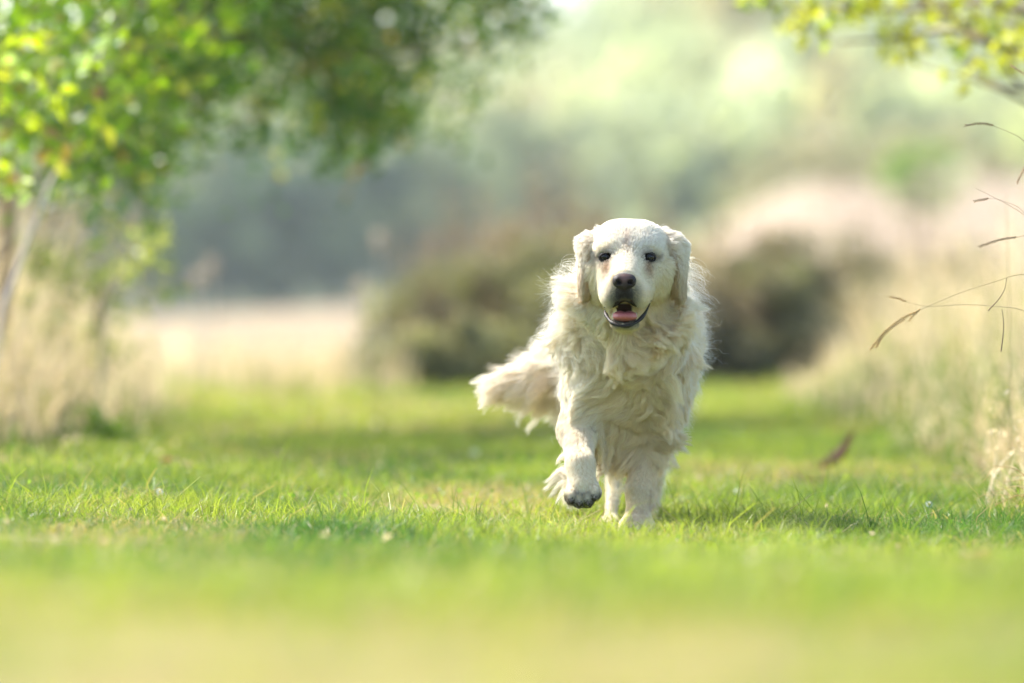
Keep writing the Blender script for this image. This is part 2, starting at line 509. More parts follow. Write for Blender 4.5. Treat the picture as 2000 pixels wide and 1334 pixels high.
def build_far():
    rng = np.random.default_rng(77)
    # three kinds of field-edge tree, then copies
    kinds = []
    for k, (H, W, a, b) in enumerate([(8.2, 7.2, (0.016, 0.042, 0.022), (0.18, 0.26, 0.15)),
                                      (6.4, 6.4, (0.014, 0.036, 0.020), (0.14, 0.22, 0.12)),
                                      (9.6, 6.6, (0.08, 0.11, 0.06), (0.34, 0.37, 0.23))]):
        gc, cl = far_tree_mesh(rng, H, W, a, b, base=0.04)
        gw = wood(rng, H, W, cl)
        root = empty("field_tree", (0, 0, 0))
        t = gw.build("trunk", M_BARK, root); c = gc.build("crown", M_LEAFDARK, root)
        kinds.append((root, t, c))
    used = [False] * 3
    def put(k, x, y, s, rz, label, group=None):
        root, t, c = kinds[k]
        if not used[k]:
            r = root; used[k] = True
        else:
            r = root.copy(); COL.objects.link(r)
            for ch in (t, c):
                q = ch.copy(); COL.objects.link(q); q.parent = r
        r.location = (x, y, float(height(np.array([x]), np.array([y]))[0]))
        r.rotation_euler = (0, 0, rz); r.scale = (s, s, s)
        tag(r, label, "tree", group)
    words = ["leftmost dark round tree at the far edge of the stubble field",
             "low dark tree in the field's tree line, second from the near foliage",
             "tall grey green tree rising over the low trees behind the field",
             "shadowed tree in the middle of the row behind the pale field",
             "broad dark tree directly above the middle of the field's far edge",
             "grey green tree with a pale crown above the field's right half",
             "dark low tree where the field's far edge nears the hedge",
             "pale green tall tree standing behind the hedge's left peak",
             "grey green tree just above the reddish hedge beside the dog's head",
             "soft pale tree standing straight behind the dog's head"]
    spec = [(-0.078, 236, 1.0, 1), (-0.062, 240, 0.95, 0), (-0.052, 250, 1.10, 0), (-0.040, 238, 0.95, 1), (-0.030, 244, 1.05, 0),
            (-0.021, 252, 1.0, 0), (-0.012, 246, 0.80, 2), (-0.003, 262, 0.95, 2), (0.006, 258, 0.85, 2), (0.018, 270, 0.90, 2)]
    for (u, y, s, k), w in zip(spec, words):
        put(k, u * y, y, s, rng.random() * 6.28, w, "trees along the far edge of the field")
    # small green tree on the dry slope
    gc, cl = far_tree_mesh(rng, 2.0, 2.0, (0.12, 0.22, 0.04), (0.26, 0.36, 0.08), 14, 80, 0.12, 0.12)
    g0 = np.array([0.0, 0, 0]); x, y = 0.0715 * 118, 118.0
    zz = CAM_Z + (600 - 362) / FPX * y
    hz = float(height(np.array([x]), np.array([y]))[0])
    sap = empty("small_tree", (x, y, hz))
    H = max(zz - hz, 0)
    wood(rng, 2.0, 2.0, cl).build("trunk", M_BARK, sap); gc.build("crown", M_LEAF, sap)
    tag(sap, "small bright green tree standing alone on the pale dry slope", "tree")
    # woods over the hill: one mass
    g = Geo(); gw = Geo()
    n = 800
    yy = 232 + 540 * rng.random(n) ** 1.15; uu = -0.15 + 0.30 * rng.random(n)
    yy = np.where((uu < .018) & (yy < 300), 300 + 200 * rng.random(n), yy); xx = uu * yy
    zz = height(xx, yy)
    for x, y, z in zip(xx, yy, zz):
        W = rng.uniform(5, 8) + 5 * min(1, (y - 232) / 300); H = W * rng.uniform(0.8, 1.15)
        t = rng.random()
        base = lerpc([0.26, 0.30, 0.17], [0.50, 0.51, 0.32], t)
        base = base + sstep(.005, .04, x / y) * np.array([.14, .14, .12])  # trees to the right paled: light foliage plus distance haze in the colour
        if sstep(.01, .05, x / y) * .45 > rng.random(): continue
        if rng.random() < 0.25: base = np.array([0.48, 0.42, 0.27])
        for _ in range(9):
            p = unit(rng.normal(size=3)) * rng.random() ** 0.4 * np.array([W * .42, W * .42, H * .42]) + np.array([x, y, z + H * 0.55])
            m = 42
            d = unit(rng.normal(size=(m, 3))) * (rng.random(m) ** 0.4)[:, None] * W * 0.2
            leaves(g, p + d, 0.9 * (0.6 + 0.8 * rng.random(m)), base * (0.7 + 0.6 * rng.random(m))[:, None] * (0.8 + 0.4 * rng.random()), 0.8, rng)
    o = g.build("hillside_woods", M_WOODS)
    tag(o, "pale hazy mixed woods covering the hill behind everything", kind="stuff")

def bush(name, label, cx, cy, W, H, D, seed, colA, colB, ncl=26, nleaf=330, leaf=0.035, group=None, twigs=26, twigcol=(0.30, 0.2, 0.14), shape=None):
    """thicket: arching stems and clumps of small leaves over an uneven mound"""
    rng = np.random.default_rng(seed)
    z0 = float(height(np.array([cx]), np.array([cy]))[0])
    root = empty(name, (cx, cy, z0))
    g = Geo(); gt = Geo()
    if shape is None:
        kn = rng.uniform(.62, 1.0, 9)
        shape = lambda a: float(np.interp(a, np.linspace(-1, 1, 9), kn)) * (1 - abs(a) ** 5)
    pts = []; ends = []
    for _ in range(ncl):
        a = rng.uniform(-1, 1)
        top = (1 - abs(a) ** 2.2) if shape is None else shape(a)
        pts.append(np.array([a * W / 2, rng.uniform(-0.5, 0.5) * D, H * max(top, 0.12) * rng.uniform(0.10, 0.95)]))
    for p in pts:
        m = nleaf
        r = H * rng.uniform(0.10, 0.24)
        d = unit(rng.normal(size=(m, 3))) * (rng.random(m) ** 0.5)[:, None] * np.array([r * 1.25, r * 1.25, r])
        C = p + d; C[:, 2] = np.maximum(C[:, 2], 0.01)
        t = rng.random()
        leaves(g, C, leaf * (0.6 + 0.9 * rng.random(m)), lerpc(colA, colB, np.clip(t + rng.normal(size=m) * 0.2, 0, 1)), 0.6, rng)
        b = np.array([p[0] * 0.12, p[1] * 0.12, -.02])
        SP = spline([b, b * .4 + p * .6 + [0, 0, H * 0.12], p], 7); ends.append(SP[5])
        tube(gt, SP, np.linspace(0.012, 0.004, 7) * (.45 if W < .7 else 1), twigcol, 5)
    for _ in range(twigs):
        a = rng.uniform(-1, 1)
        top = (1 - abs(a) ** 2.2) if shape is None else shape(a)
        b = ends[rng.integers(len(ends))]
        e = b + np.array([rng.normal() * 0.12, rng.normal() * 0.1, H * rng.uniform(0.35, 0.62)])
        tube(gt, spline([b, (b + e) / 2 + rng.normal(size=3) * 0.03, e], 6), np.linspace(0.006, 0.002, 6), twigcol, 4)
        m = 40
        cc = e + rng.normal(size=(m, 3)) * np.array([0.025, 0.025, 0.09]) - [0, 0, 0.06]
        leaves(g, cc, 0.022 * (0.6 + 0.8 * rng.random(m)), np.tile(np.array([0.42, 0.29, 0.2]) * rng.uniform(0.8, 1.15), (m, 1)), 0.5, rng)
    gt.build("stem", M_BARK, root); g.build("foliage", M_LEAFDARK, root)
    return tag(root, label, "bush", group)

def build_hedge():
    ol1, ol2 = (0.20, 0.19, 0.10), (0.42, 0.38, 0.21)
    br1, br2 = (0.26, 0.20, 0.14), (0.52, 0.39, 0.28)
    G = "bramble bushes in the hedge beyond the lawn"
    def B(px, d, W, H, *a, **k):
        x = (px - 1000) / FPX * d
        return x, d, W, H
    for (px, d, W, H, seed, a, b, lab, shp, tw) in [
        (800, 30.5, 0.85, 0.42, 1, ol1, ol2, "lowest olive bush at the hedge's end beside the pale field", lambda a: 0.35 + 0.6 * (a + 1) / 2, 8),
        (905, 31.5, 1.1, 0.86, 2, ol1, ol2, "dark olive bramble bush behind the dog's tail", lambda a: 0.55 + 0.42 * (a + 1) / 2 - 0.1 * a * a, 16),
        (1035, 32.5, 1.15, 1.15, 3, br1, br2, "tall reddish brown bush with dry plumes left of the dog's head", None, 60),
        (1180, 33.0, 1.3, 0.95, 4, ol1, br2, "brown green bush hidden mostly behind the dog's body", None, 22),
        (1370, 34.0, 1.8, 0.90, 5, (0.22, 0.24, 0.13), (0.42, 0.41, 0.24), "dark green bush right beside the dog's shoulder", None, 10),
        (1530, 34.0, 1.8, 0.92, 6, ol1, (0.13, 0.14, 0.06), "dark bush between the dog and the wild grass bank", None, 12),
        (1450, 33.4, 1.6, 0.74, 9, (0.20, 0.17, 0.11), (0.46, 0.39, 0.25), "low brown bush filling the gap just right of the dark green one", None, 26),
        (1610, 33.2, 1.6, 0.78, 10, ol1, (0.36, 0.30, 0.19), "olive brown bush in front of the hedge before the bank begins", None, 26),
        (1285, 34.5, 1.4, 0.84, 11, ol1, br2, "olive bush half hidden behind the dog's shoulder", None, 20),
        (1690, 34.0, 1.7, 0.98, 7, ol1, (0.34, 0.28, 0.19), "purplish brown bush just behind the bank of wild grass", None, 24),
        (1870, 34.0, 1.3, 0.80, 8, br1, (0.20, 0.16, 0.10), "brown bush farthest along the hedge above the bank", None, 24)]:
        x = (px - 1000) / FPX * d
        bush("bramble_bush", lab, x, d, W, H, 0.8, 100 + seed, a, b, int(19 * W / 0.8 * max(H, .5) / 0.7), 280, 0.05, G, tw, (0.22, 0.15, 0.10), shp)

def limb(gt, pts, r0, r1, col, n=14, sides=6):
    P = spline(pts, n); tube(gt, P, np.linspace(r0, r1, n), col, sides); return P

def leafcloud(g, rng, P, n, r, size, cA, cB, aspect=0.6, flat=0.2, twig=None, twigcol=(0.2, 0.15, 0.1)):
    d = rng.normal(size=(n, 3)) * r
    C = P + d
    cc = lerpc(cA, cB, rng.random(n) ** 1.3)
    odd = rng.random(n)
    cc[odd < .06] = [.40, .38, .07]
    cc[(odd > .06) & (odd < .10)] = [.24, .15, .07]
    leaves(g, C, size * (0.45 + 1.0 * rng.random(n)), cc, aspect, rng, flat, 0.5)
    if twig is not None:
        for q in C[:max(3, n // 22)]:
            tube(twig, spline([P - (q - P) * 0.2, (P + q) / 2, q], 4), np.linspace(0.0035, 0.0015, 4), twigcol, 4)

def build_near_trees():
    rng = np.random.default_rng(404)
    # tree at the frame's edge: limbs reach over the lawn, farther ones in shade
    d0 = 18.5
    bx, by = at(-20, 0, d0)[0], d0
    z0 = float(height(np.array([bx]), np.array([by]))[0])
    root = empty("leafy_tree", (bx, by, z0)); O = (bx, by, z0)
    gt, gl = Geo(), Geo()
    bark = (0.20, 0.145, 0.10)
    limb(gt, [(bx - .03, by, z0 - .1), at(5, 620, d0), at(12, 320, d0), at(-15, 60, d0), at(-60, -250, d0), at(-40, -600, d0)], 0.036, 0.02, bark, 22, 9)
    arms = []
    arms.append(limb(gt, [at(8, 300, d0), at(60, 150, 18.2), at(160, 60, 18.4), at(330, -20, 19), at(520, -90, 20)], 0.025, 0.008, bark))
    arms.append(limb(gt, [at(-10, 100, d0), at(120, -20, 20), at(330, 40, 20.5), at(560, 90, 21.5), at(760, 110, 22.5), at(930, 70, 23.5)], 0.034, 0.008, bark, 20))
    arms.append(limb(gt, [at(10, 260, d0), at(90, 210, 20), at(220, 200, 20.5), at(380, 190, 21), at(520, 200, 21.5)], 0.022, 0.006, bark))
    arms.append(limb(gt, [at(12, 380, d0), at(100, 330, 19.5), at(190, 330, 20.5), at(280, 370, 21)], 0.016, 0.005, bark))
    arms.append(limb(gt, [at(-60, -250, d0), at(200, -260, 20), at(500, -180, 21.5), at(820, -120, 23), at(1050, -60, 24)], 0.03, 0.008, bark, 20))
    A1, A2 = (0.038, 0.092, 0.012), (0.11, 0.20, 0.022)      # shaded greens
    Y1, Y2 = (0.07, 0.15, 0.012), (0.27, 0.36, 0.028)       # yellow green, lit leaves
    # clump centres given by where the foliage hangs, with its depth
    def region(n, poly, holes, dd, cA, cB, rad, nleaf, size):
        k = 0
        P = np.array(poly, float)
        x0, y0 = P.min(0); x1, y1 = P.max(0)
        while k < n:
            x = rng.uniform(x0, x1); y = rng.uniform(y0, y1)
            inside = False; j = len(P) - 1
            for i in range(len(P)):
                if (P[i, 1] > y) != (P[j, 1] > y) and x < (P[j, 0] - P[i, 0]) * (y - P[i, 1]) / (P[j, 1] - P[i, 1]) + P[i, 0]:
                    inside = not inside
                j = i
            if not inside: continue
            if any(((x - hx) / hr) ** 2 + ((y - hy) / hs) ** 2 < 1 for hx, hy, hr, hs in holes): continue
            d = dd(x, y) + rng.normal() * 0.8
            c = at(x, y, d)
            leafcloud(gl, rng, c, nleaf, rad * d / 20 * rng.uniform(0.7, 1.3), size, cA, cB, 0.62, 0.2, gt)
            k += 1
    holes = [(430, 225, 80, 60), (585, 150, 45, 40), (610, 265, 60, 50), (470, 285, 90, 30), (710, 60, 38, 30), (300, 180, 40, 60), (800, 90, 30, 28), (890, 150, 35, 30), (520, 40, 30, 20)]
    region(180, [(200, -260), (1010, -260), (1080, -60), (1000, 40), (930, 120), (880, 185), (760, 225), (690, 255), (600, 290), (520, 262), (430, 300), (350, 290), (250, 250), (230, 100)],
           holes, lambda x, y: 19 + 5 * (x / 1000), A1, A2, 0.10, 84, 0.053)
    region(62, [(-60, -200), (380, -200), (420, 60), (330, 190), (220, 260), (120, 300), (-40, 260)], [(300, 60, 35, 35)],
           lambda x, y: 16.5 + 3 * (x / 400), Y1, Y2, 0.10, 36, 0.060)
    region(20, [(60, 220), (330, 220), (300, 310), (260, 350), (190, 370), (90, 340)], [], lambda x, y: 20 + rng.normal(), A1, (0.13, 0.22, 0.02), 0.095, 60, 0.05)
    # the rest of the crown, above the picture, whose shade dapples the lawn
    for _ in range(150):
        c = np.array([rng.uniform(-5.5, -0.4), rng.uniform(15.6, 27), rng.uniform(3.2, 5.4)])
        leafcloud(gl, rng, c, 46, 0.15 * rng.uniform(.6, 1.5), 0.075, A1, A2, .62, .2, gt)
    # a few big lit leaves close to the trunk
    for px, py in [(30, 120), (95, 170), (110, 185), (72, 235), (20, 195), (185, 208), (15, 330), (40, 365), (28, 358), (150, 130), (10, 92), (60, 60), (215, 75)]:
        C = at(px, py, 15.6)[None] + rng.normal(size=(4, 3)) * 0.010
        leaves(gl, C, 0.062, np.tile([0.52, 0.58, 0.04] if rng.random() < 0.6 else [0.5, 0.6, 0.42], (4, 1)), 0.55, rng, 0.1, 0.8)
    gt.build("trunk", M_BARK, root, O, True); gl.build("crown", M_LEAF, root, O)
    tag(root, "green leafy tree with a thin trunk at the edge, its boughs hanging over the lawn", "tree")

    # yellow-leaved branch tree on the other side
    d1 = 16.5
    bx, by = at(2230, 0, d1)[0], d1
    z0 = float(height(np.array([bx]), np.array([by]))[0])
    root = empty("yellow_tree", (bx, by, z0)); O = (bx, by, z0)
    gt, gl = Geo(), Geo()
    bark = (0.16, 0.115, 0.075)
    limb(gt, [(bx, by, z0 - .1), at(2220, 500, d1), at(2180, 240, d1), at(2140, -50, d1), at(2100, -400, d1)], 0.06, 0.02, bark, 18, 9)
    a = limb(gt, [at(2190, 280, d1), at(2080, 160, d1), at(2000, 108, d1), at(1930, 82, d1), at(1850, 58, 16.8), at(1760, 75, 17.2), at(1640, 82, 17.5)], 0.02, 0.004, bark, 20)
    b = limb(gt, [at(1930, 82, d1), at(1905, 70, 16.6), at(1860, 30, 16.8), at(1800, -20, 17), at(1700, -60, 17.4)], 0.008, 0.003, bark)
    c = limb(gt, [at(2160, 100, d1), at(1990, 20, d1), at(1900, 5, 16.8), at(1780, 20, 17), at(1620, 15, 17.5), at(1520, 10, 17.8)], 0.014, 0.003, bark)
    limb(gt, [at(2080, 160, d1), at(1990, 175, d1), at(1930, 160, 16.8), at(1880, 130, 17)], 0.008, 0.003, bark)
    limb(gt, [at(2170, 220, d1), at(2010, 180, 16.3), at(1960, 120, 16.3)], 0.01, 0.003, bark)
    limb(gt, [at(2100, 260, d1), at(2010, 205, d1), at(1940, 170, d1), at(1800, 130, 17)], 0.009, 0.003, bark)
    YA, YB = (0.42, 0.44, 0.07), (0.62, 0.56, 0.12)
    for px, py, n in [(1560, 25, 34), (1575, 50, 16), (1500, 0, 20), (1680, 0, 34), (1700, -10, 30), (1650, 20, 14), (1730, 40, 12), (1760, 75, 26), (1785, 85, 16), (1850, 20, 26), (1840, 35, 16), (1905, 60, 24), (1900, 45, 20), (1950, 5, 22),
                      (1960, 100, 26), (1975, 110, 16), (1940, 30, 16), (1990, 50, 20), (1895, 120, 10), (1900, 130, 8), (1610, 60, 8), (1780, -20, 40), (1620, -40, 40), (1480, -30, 30), (1900, -40, 40), (1560, -60, 40)]:
        leafcloud(gl, rng, at(px, py, 16.9 + rng.normal() * 0.3), n, 0.030, 0.046, YA, YB if rng.random() < 0.7 else (0.25, 0.36, 0.03), 0.6, 0.2, gt, bark)
    gt.build("trunk", M_BARK, root, O, True); gl.build("crown", M_LEAF, root, O)
    tag(root, "thin branched tree with sparse yellow leaves reaching in at the top corner", "tree")

    # shrub with yellow-green leaves among the dry grass
    x, y = at(120, 0, 21)[0], 21.0
    bush("leafy_shrub", "yellow green shrub among tall dry grass below the leafy tree", x, y, 0.60, 0.86, 0.4, 611,
         (0.18, 0.24, 0.05), (0.40, 0.42, 0.12), 9, 60, 0.055, None, 8, (0.3, 0.22, 0.14), lambda a: .8 + .2 * a)
    # weeds at the foot of the tall grass
    for k, (px, d, lab) in enumerate([(95, 18.0, "low leafy weed at the foot of the pale dry grass beside the lawn")]):
        bush("weed", lab, at(px, 0, d)[0], d, 0.42, 0.26, 0.3, 640 + k, (0.12, 0.22, 0.03), (0.26, 0.38, 0.06), 9, 60, 0.04, None, 2, (0.2, 0.25, 0.08))
    # bare pale stick leaning out of the grass
    g = Geo()
    P = spline([at(20, 560, 16.8), at(70, 430, 16.9), at(105, 345, 17.0), at(155, 262, 17.1)], 14)
    tube(g, P, np.linspace(0.0085, 0.0065, 14), (0.55, 0.46, 0.40), 7)
    tube(g, spline([P[8], P[8] + [0.03, 0, 0.05], P[8] + [0.08, 0, 0.09]], 5), np.linspace(.005, .002, 5), (0.5, 0.42, 0.36), 5)
    base = at(-20, 700, 16.7); base[2] = float(height(base[0:1], base[1:2])[0])
    tube(g, spline([base, at(0, 630, 16.75), at(20, 560, 16.8)], 6), 0.0085, (0.55, 0.46, 0.40), 7)
    o = g.build("bare_stick", M_BARK, None, base, True); o.location = base
    tag(o, "bare pale stick leaning up in front of the leafy tree", "stick")
    # twigs with pale leaves
    g = Geo(); gl = Geo()
    base = at(190, 700, 19.2); base[2] = float(height(base[0:1], base[1:2])[0])
    tube(g, spline([base, at(210, 600, 19.2), at(245, 530, 19.2), at(315, 462, 19.2)], 12), np.linspace(.009, .004, 12), (0.5, 0.42, 0.3), 6)
    leaves(gl, spline([at(240, 535, 19.2), at(318, 458, 19.2)], 60) + rng.normal(size=(60, 3)) * 0.025, 0.045, np.tile([0.55, 0.55, 0.26], (60, 1)), 0.55, rng)
    r = empty("pale_twig", base)
    g.build("stem", M_BARK, r, base, True); gl.build("leaves", M_LEAF, r, base)
    tag(r, "leaning twig with pale leaves pointing toward the dark far trees", "twig")
    # dried seed stems standing dark-backed before the field
    for k, (px, top, bot, d, lab) in enumerate([(741, 470, 790, 29.5, "dry stem with a round seed head between the field and dark trees, beside the hedge"),
                                            (412, 520, 800, 30, "tall thin dry stem rising over the field's far edge"),
                                            (385, 545, 800, 30.2, "shorter dry stem beside the tall thin one"),
                                            (705, 560, 790, 30, "dry stem with a slanting head next to the round headed one")]):
        base = at(px - 6, bot, d); base[2] = float(height(base[0:1], base[1:2])[0])
        r = empty("dry_stem", base); g = Geo(); gh = Geo()
        tp = at(px, top, d)
        tube(g, spline([base, (base + tp) / 2 + [0.012, 0, 0], tp], 10), np.linspace(.007, .004, 10), (0.5, 0.43, 0.36), 5)
        m = 130
        leaves(gh, tp + unit(rng.normal(size=(m, 3))) * 0.03 * rng.random(m)[:, None] ** .5 * np.array([1.1, 1.1, 2.0]), 0.024, np.tile([0.52, 0.46, 0.40], (m, 1)), 0.6, rng)
        g.build("stem", M_BARK, r, base, True); gh.build("seed_head", M_DRY, r, base)
        tag(r, lab, "dried plant", "dried seed stems before the field")
    # scrub dotted over the dry slope
    places = ["lowest on the slope beside the dog's head", "pale bush halfway up the slope", "reddish bush by the small green tree", "round bush on the crest of the slope",
              "thin bush under the yellow boughs", "wide bush where the slope meets the woods", "bush nearest the frame's edge on the slope", "dull green bush between slope and hill"]
    proto = None
    for k, (px, d, sc_) in enumerate([(1400, 120, .5), (1480, 175, 1.0), (1640, 150, .7), (1560, 200, 1.5), (1760, 180, 1.0), (1660, 215, 1.8), (1930, 160, .8), (1820, 218, 1.9)]):
        x = (px - 1000) / FPX * d
        if k % 2 == 0:
            o = proto = bush("slope_bush", "x", x, d, 2.6, 1.5, 1.6, 900 + k, (0.28, 0.27, 0.15), (0.50, 0.42, 0.28), 14, 60, 0.16, None, 0)
            o.scale = (sc_,) * 3
        else:
            o = proto.copy(); COL.objects.link(o); o.location = (x, d, float(height(np.array([x]), np.array([float(d)]))[0])); o.scale = (sc_,) * 3; o.rotation_euler = (0, 0, 1.3 * k)
            for ch in list(proto.children):
                q = ch.copy(); COL.objects.link(q); q.parent = o
        tag(o, "scrubby " + places[k] if "bush" in places[k] else "scrubby bush " + places[k], "bush", "scrub on the dry slope")

def build_haze():
    """pale air round the whole scene"""
    lo = np.array([-420., -60., -3.]); hi = np.array([420., 1000., 175.])
    V = [[x, y, z] for x in (lo[0], hi[0]) for y in (lo[1], hi[1]) for z in (lo[2], hi[2])]
    F = [[0, 1, 3, 2], [4, 6, 7, 5], [0, 4, 5, 1], [2, 3, 7, 6], [0, 2, 6, 4], [1, 5, 7, 3]]
    m, nt, out = new_mat("haze")
    pv = nt.nodes.new("ShaderNodeVolumePrincipled")
    pv.inputs["Color"].default_value = (.78, .89, 1, 1)
    pv.inputs["Density"].default_value = HAZE
    pv.inputs["Anisotropy"].default_value = 0.3
    nt.links.new(pv.outputs[0], out.inputs["Volume"])
    o = mesh_np("haze", V, F, m)
    tag(o, "pale summer haze softening the far trees and hill", kind="stuff")
HAZE = 0.00032
# ------------------------------------------------------------------ the dog
DOG_O = np.array([0.24, DOG_D, 0.0])
DOG_DROP = np.array([0, 0, -0.006])

def dp(px, py, y):
    return at(px, py, DOG_D + y) - DOG_O

class SDF:
    """signed distance grid: blended ellipsoids and tapered limbs make one continuous body"""
    def __init__(s, lo, hi, h):
        s.lo = np.array(lo, float); s.h = h
        s.n = np.ceil((np.array(hi) - s.lo) / h).astype(int) + 1
        s.ax = [s.lo[i] + np.arange(s.n[i]) * h for i in range(3)]
        s.d = np.full(s.n, 0.25, dtype=np.float32)
        s.r = np.zeros(s.n, dtype=np.int8)
    def _box(s, lo, hi, m=0.045):
        a = np.clip(np.floor((np.minimum(lo, hi) - m - s.lo) / s.h).astype(int), 0, s.n - 1)
        b = np.clip(np.ceil((np.maximum(lo, hi) + m - s.lo) / s.h).astype(int) + 1, 1, s.n)
        sl = tuple(slice(a[i], b[i]) for i in range(3))
        g = np.meshgrid(*[s.ax[i][sl[i]] for i in range(3)], indexing='ij')
        return sl, g
    def _join(s, sl, v, k, reg, sub=False):
        d = s.d[sl]
        v = v.astype(np.float32)
        if sub:
            h = np.maximum(k - np.abs(d + v), 0) / k
            s.d[sl] = np.maximum(d, -v) + h * h * k * 0.25
            return
        s.r[sl] = np.where(v < d, reg, s.r[sl])
        h = np.maximum(k - np.abs(d - v), 0) / k
        s.d[sl] = np.minimum(d, v) - h * h * k * 0.25
    def ell(s, c, r, k, reg, sub=False, rot=None):
        c = np.asarray(c, float); r = np.asarray(r, float)
        R = np.full(3, r.max()) if rot is not None else r
        sl, (X, Y, Z) = s._box(c - R, c + R)
        X = X - c[0]; Y = Y - c[1]; Z = Z - c[2]
        if rot is not None:      # turn about the y axis
            ca, sa = math.cos(rot), math.sin(rot)
            X, Z = X * ca + Z * sa, -X * sa + Z * ca
        k0 = np.sqrt((X / r[0]) ** 2 + (Y / r[1]) ** 2 + (Z / r[2]) ** 2)
        k1 = np.sqrt((X / r[0] ** 2) ** 2 + (Y / r[1] ** 2) ** 2 + (Z / r[2] ** 2) ** 2)
        s._join(sl, k0 * (k0 - 1) / np.maximum(k1, 1e-6), k, reg, sub)
    def cone(s, a, b, ra, rb, k, reg, sub=False):
        a = np.asarray(a, float); b = np.asarray(b, float); rm = max(ra, rb)
        sl, (X, Y, Z) = s._box(np.minimum(a, b) - rm, np.maximum(a, b) + rm)
        ab = b - a; L2 = ab @ ab
        t = np.clip(((X - a[0]) * ab[0] + (Y - a[1]) * ab[1] + (Z - a[2]) * ab[2]) / L2, 0, 1)
        d = np.sqrt((X - a[0] - ab[0] * t) ** 2 + (Y - a[1] - ab[1] * t) ** 2 + (Z - a[2] - ab[2] * t) ** 2) - (ra + (rb - ra) * t)
        s._join(sl, d, k, reg, sub)
    def sample(s, P):
        q = (P - s.lo) / s.h
        q = np.clip(q, 0, s.n - 1.001)
        i = q.astype(np.int32); f = (q - i).astype(np.float32)
        d = s.d; x, y, z = i.T; fx, fy, fz = f.T
        c00 = d[x, y, z] * (1 - fx) + d[x + 1, y, z] * fx
        c10 = d[x, y + 1, z] * (1 - fx) + d[x + 1, y + 1, z] * fx
        c01 = d[x, y, z + 1] * (1 - fx) + d[x + 1, y, z + 1] * fx
        c11 = d[x, y + 1, z + 1] * (1 - fx) + d[x + 1, y + 1, z + 1] * fx
        return (c00 * (1 - fy) + c10 * fy) * (1 - fz) + (c01 * (1 - fy) + c11 * fy) * fz
    def grad(s, P, e=0.004):
        g = np.stack([s.sample(P + np.eye(3)[i] * e) - s.sample(P - np.eye(3)[i] * e) for i in range(3)], 1)
        return unit(g)
    def region(s, P):
        q = np.clip(np.round((P - s.lo) / s.h).astype(int), 0, s.n - 1)
        return s.r[q[:, 0], q[:, 1], q[:, 2]]
    def front(s, x, z, y0=-0.45):
        """first surface met from the front at (x, z)"""
        ys = np.arange(y0, 0.3, 0.001)
        v = s.sample(np.stack([np.full_like(ys, x), ys, np.full_like(ys, z)], 1))
        return float(ys[np.argmax(v < 0)])
    def mesh(s):
        """surface nets"""
        d = s.d; ins = d < 0
        c = np.zeros(np.array(d.shape) - 1, dtype=np.int8)
        for a in (0, 1):
            for b in (0, 1):
                for e in (0, 1):
                    c += ins[a:c.shape[0] + a, b:c.shape[1] + b, e:c.shape[2] + e]
        cells = np.argwhere((c > 0) & (c < 8))
        idx = np.full(c.shape, -1, dtype=np.int32)
        idx[tuple(cells.T)] = np.arange(len(cells))
        acc = np.zeros((len(cells), 3)); cnt = np.zeros(len(cells))
        corners = [(a, b, e) for a in (0, 1) for b in (0, 1) for e in (0, 1)]
        for p in corners:
            for ax in range(3):
                if p[ax]: continue
                q = list(p); q[ax] = 1
                A = d[tuple((cells + p).T)]; B = d[tuple((cells + q).T)]
                m = (A < 0) != (B < 0)
                t = np.where(m, A / np.where(m, A - B, 1), 0)
                pos = np.tile(np.array(p, float), (len(cells), 1)); pos[:, ax] += t
                acc += pos * m[:, None]; cnt += m
        V = (cells + acc / cnt[:, None]) * s.h + s.lo
        F = []
        for ax in range(3):
            u, v = (ax + 1) % 3, (ax + 2) % 3
            sl0 = [slice(1, -1)] * 3; sl1 = [slice(1, -1)] * 3
            sl0[ax] = slice(0, -1); sl1[ax] = slice(1, None)
            A = ins[tuple(sl0)]; B = ins[tuple(sl1)]
            e = np.argwhere(A != B)
            pt = e.copy(); pt[:, u] += 1; pt[:, v] += 1
            flip = A[tuple(e.T)]
            def cell(du, dv):
                q = pt.copy(); q[:, u] -= du; q[:, v] -= dv
                return idx[tuple(q.T)]
            f = np.stack([cell(1, 1), cell(0, 1), cell(0, 0), cell(1, 0)], 1)
            f = np.where(flip[:, None], f, f[:, ::-1])
            F.append(f[(f >= 0).all(1)])
        return V, np.concatenate(F)

HEADR, MUZ, CHEEK, NECK, CHEST, BODY, LEG, PAW, HIND, TAIL, JAW, BELLY, LEGUP, FOREH = range(1, 15)
S = SDF((-0.335, -0.44, -0.02), (0.20, 0.80, 0.66), 0.0036)
E, K = S.ell, S.cone
# trunk
E(dp(1242, 660, .27), (.112, .22, .140), .03, BODY)
E(dp(1244, 712, .42), (.086, .20, .098), .04, BELLY)
E(dp(1256, 672, .56), (.102, .14, .128), .05, BODY)
E(dp(1233, 690, .05), (.099, .13, .145), .05, CHEST)
E(dp(1222, 775, .07), (.062, .10, .058), .05, CHEST)
K(dp(1230, 520, -.12), dp(1232, 630, .02), .068, .100, .05, NECK)
K(dp(1228, 560, -.14), dp(1230, 640, -.05), .056, .074, .04, NECK)
E(dp(1226, 640, -.14), (.040, .05, .045), .04, NECK)
E(dp(1176, 590, -.13), (.030, .05, .040), .04, NECK)
E(dp(1284, 592, -.13), (.032, .05, .042), .04, NECK)
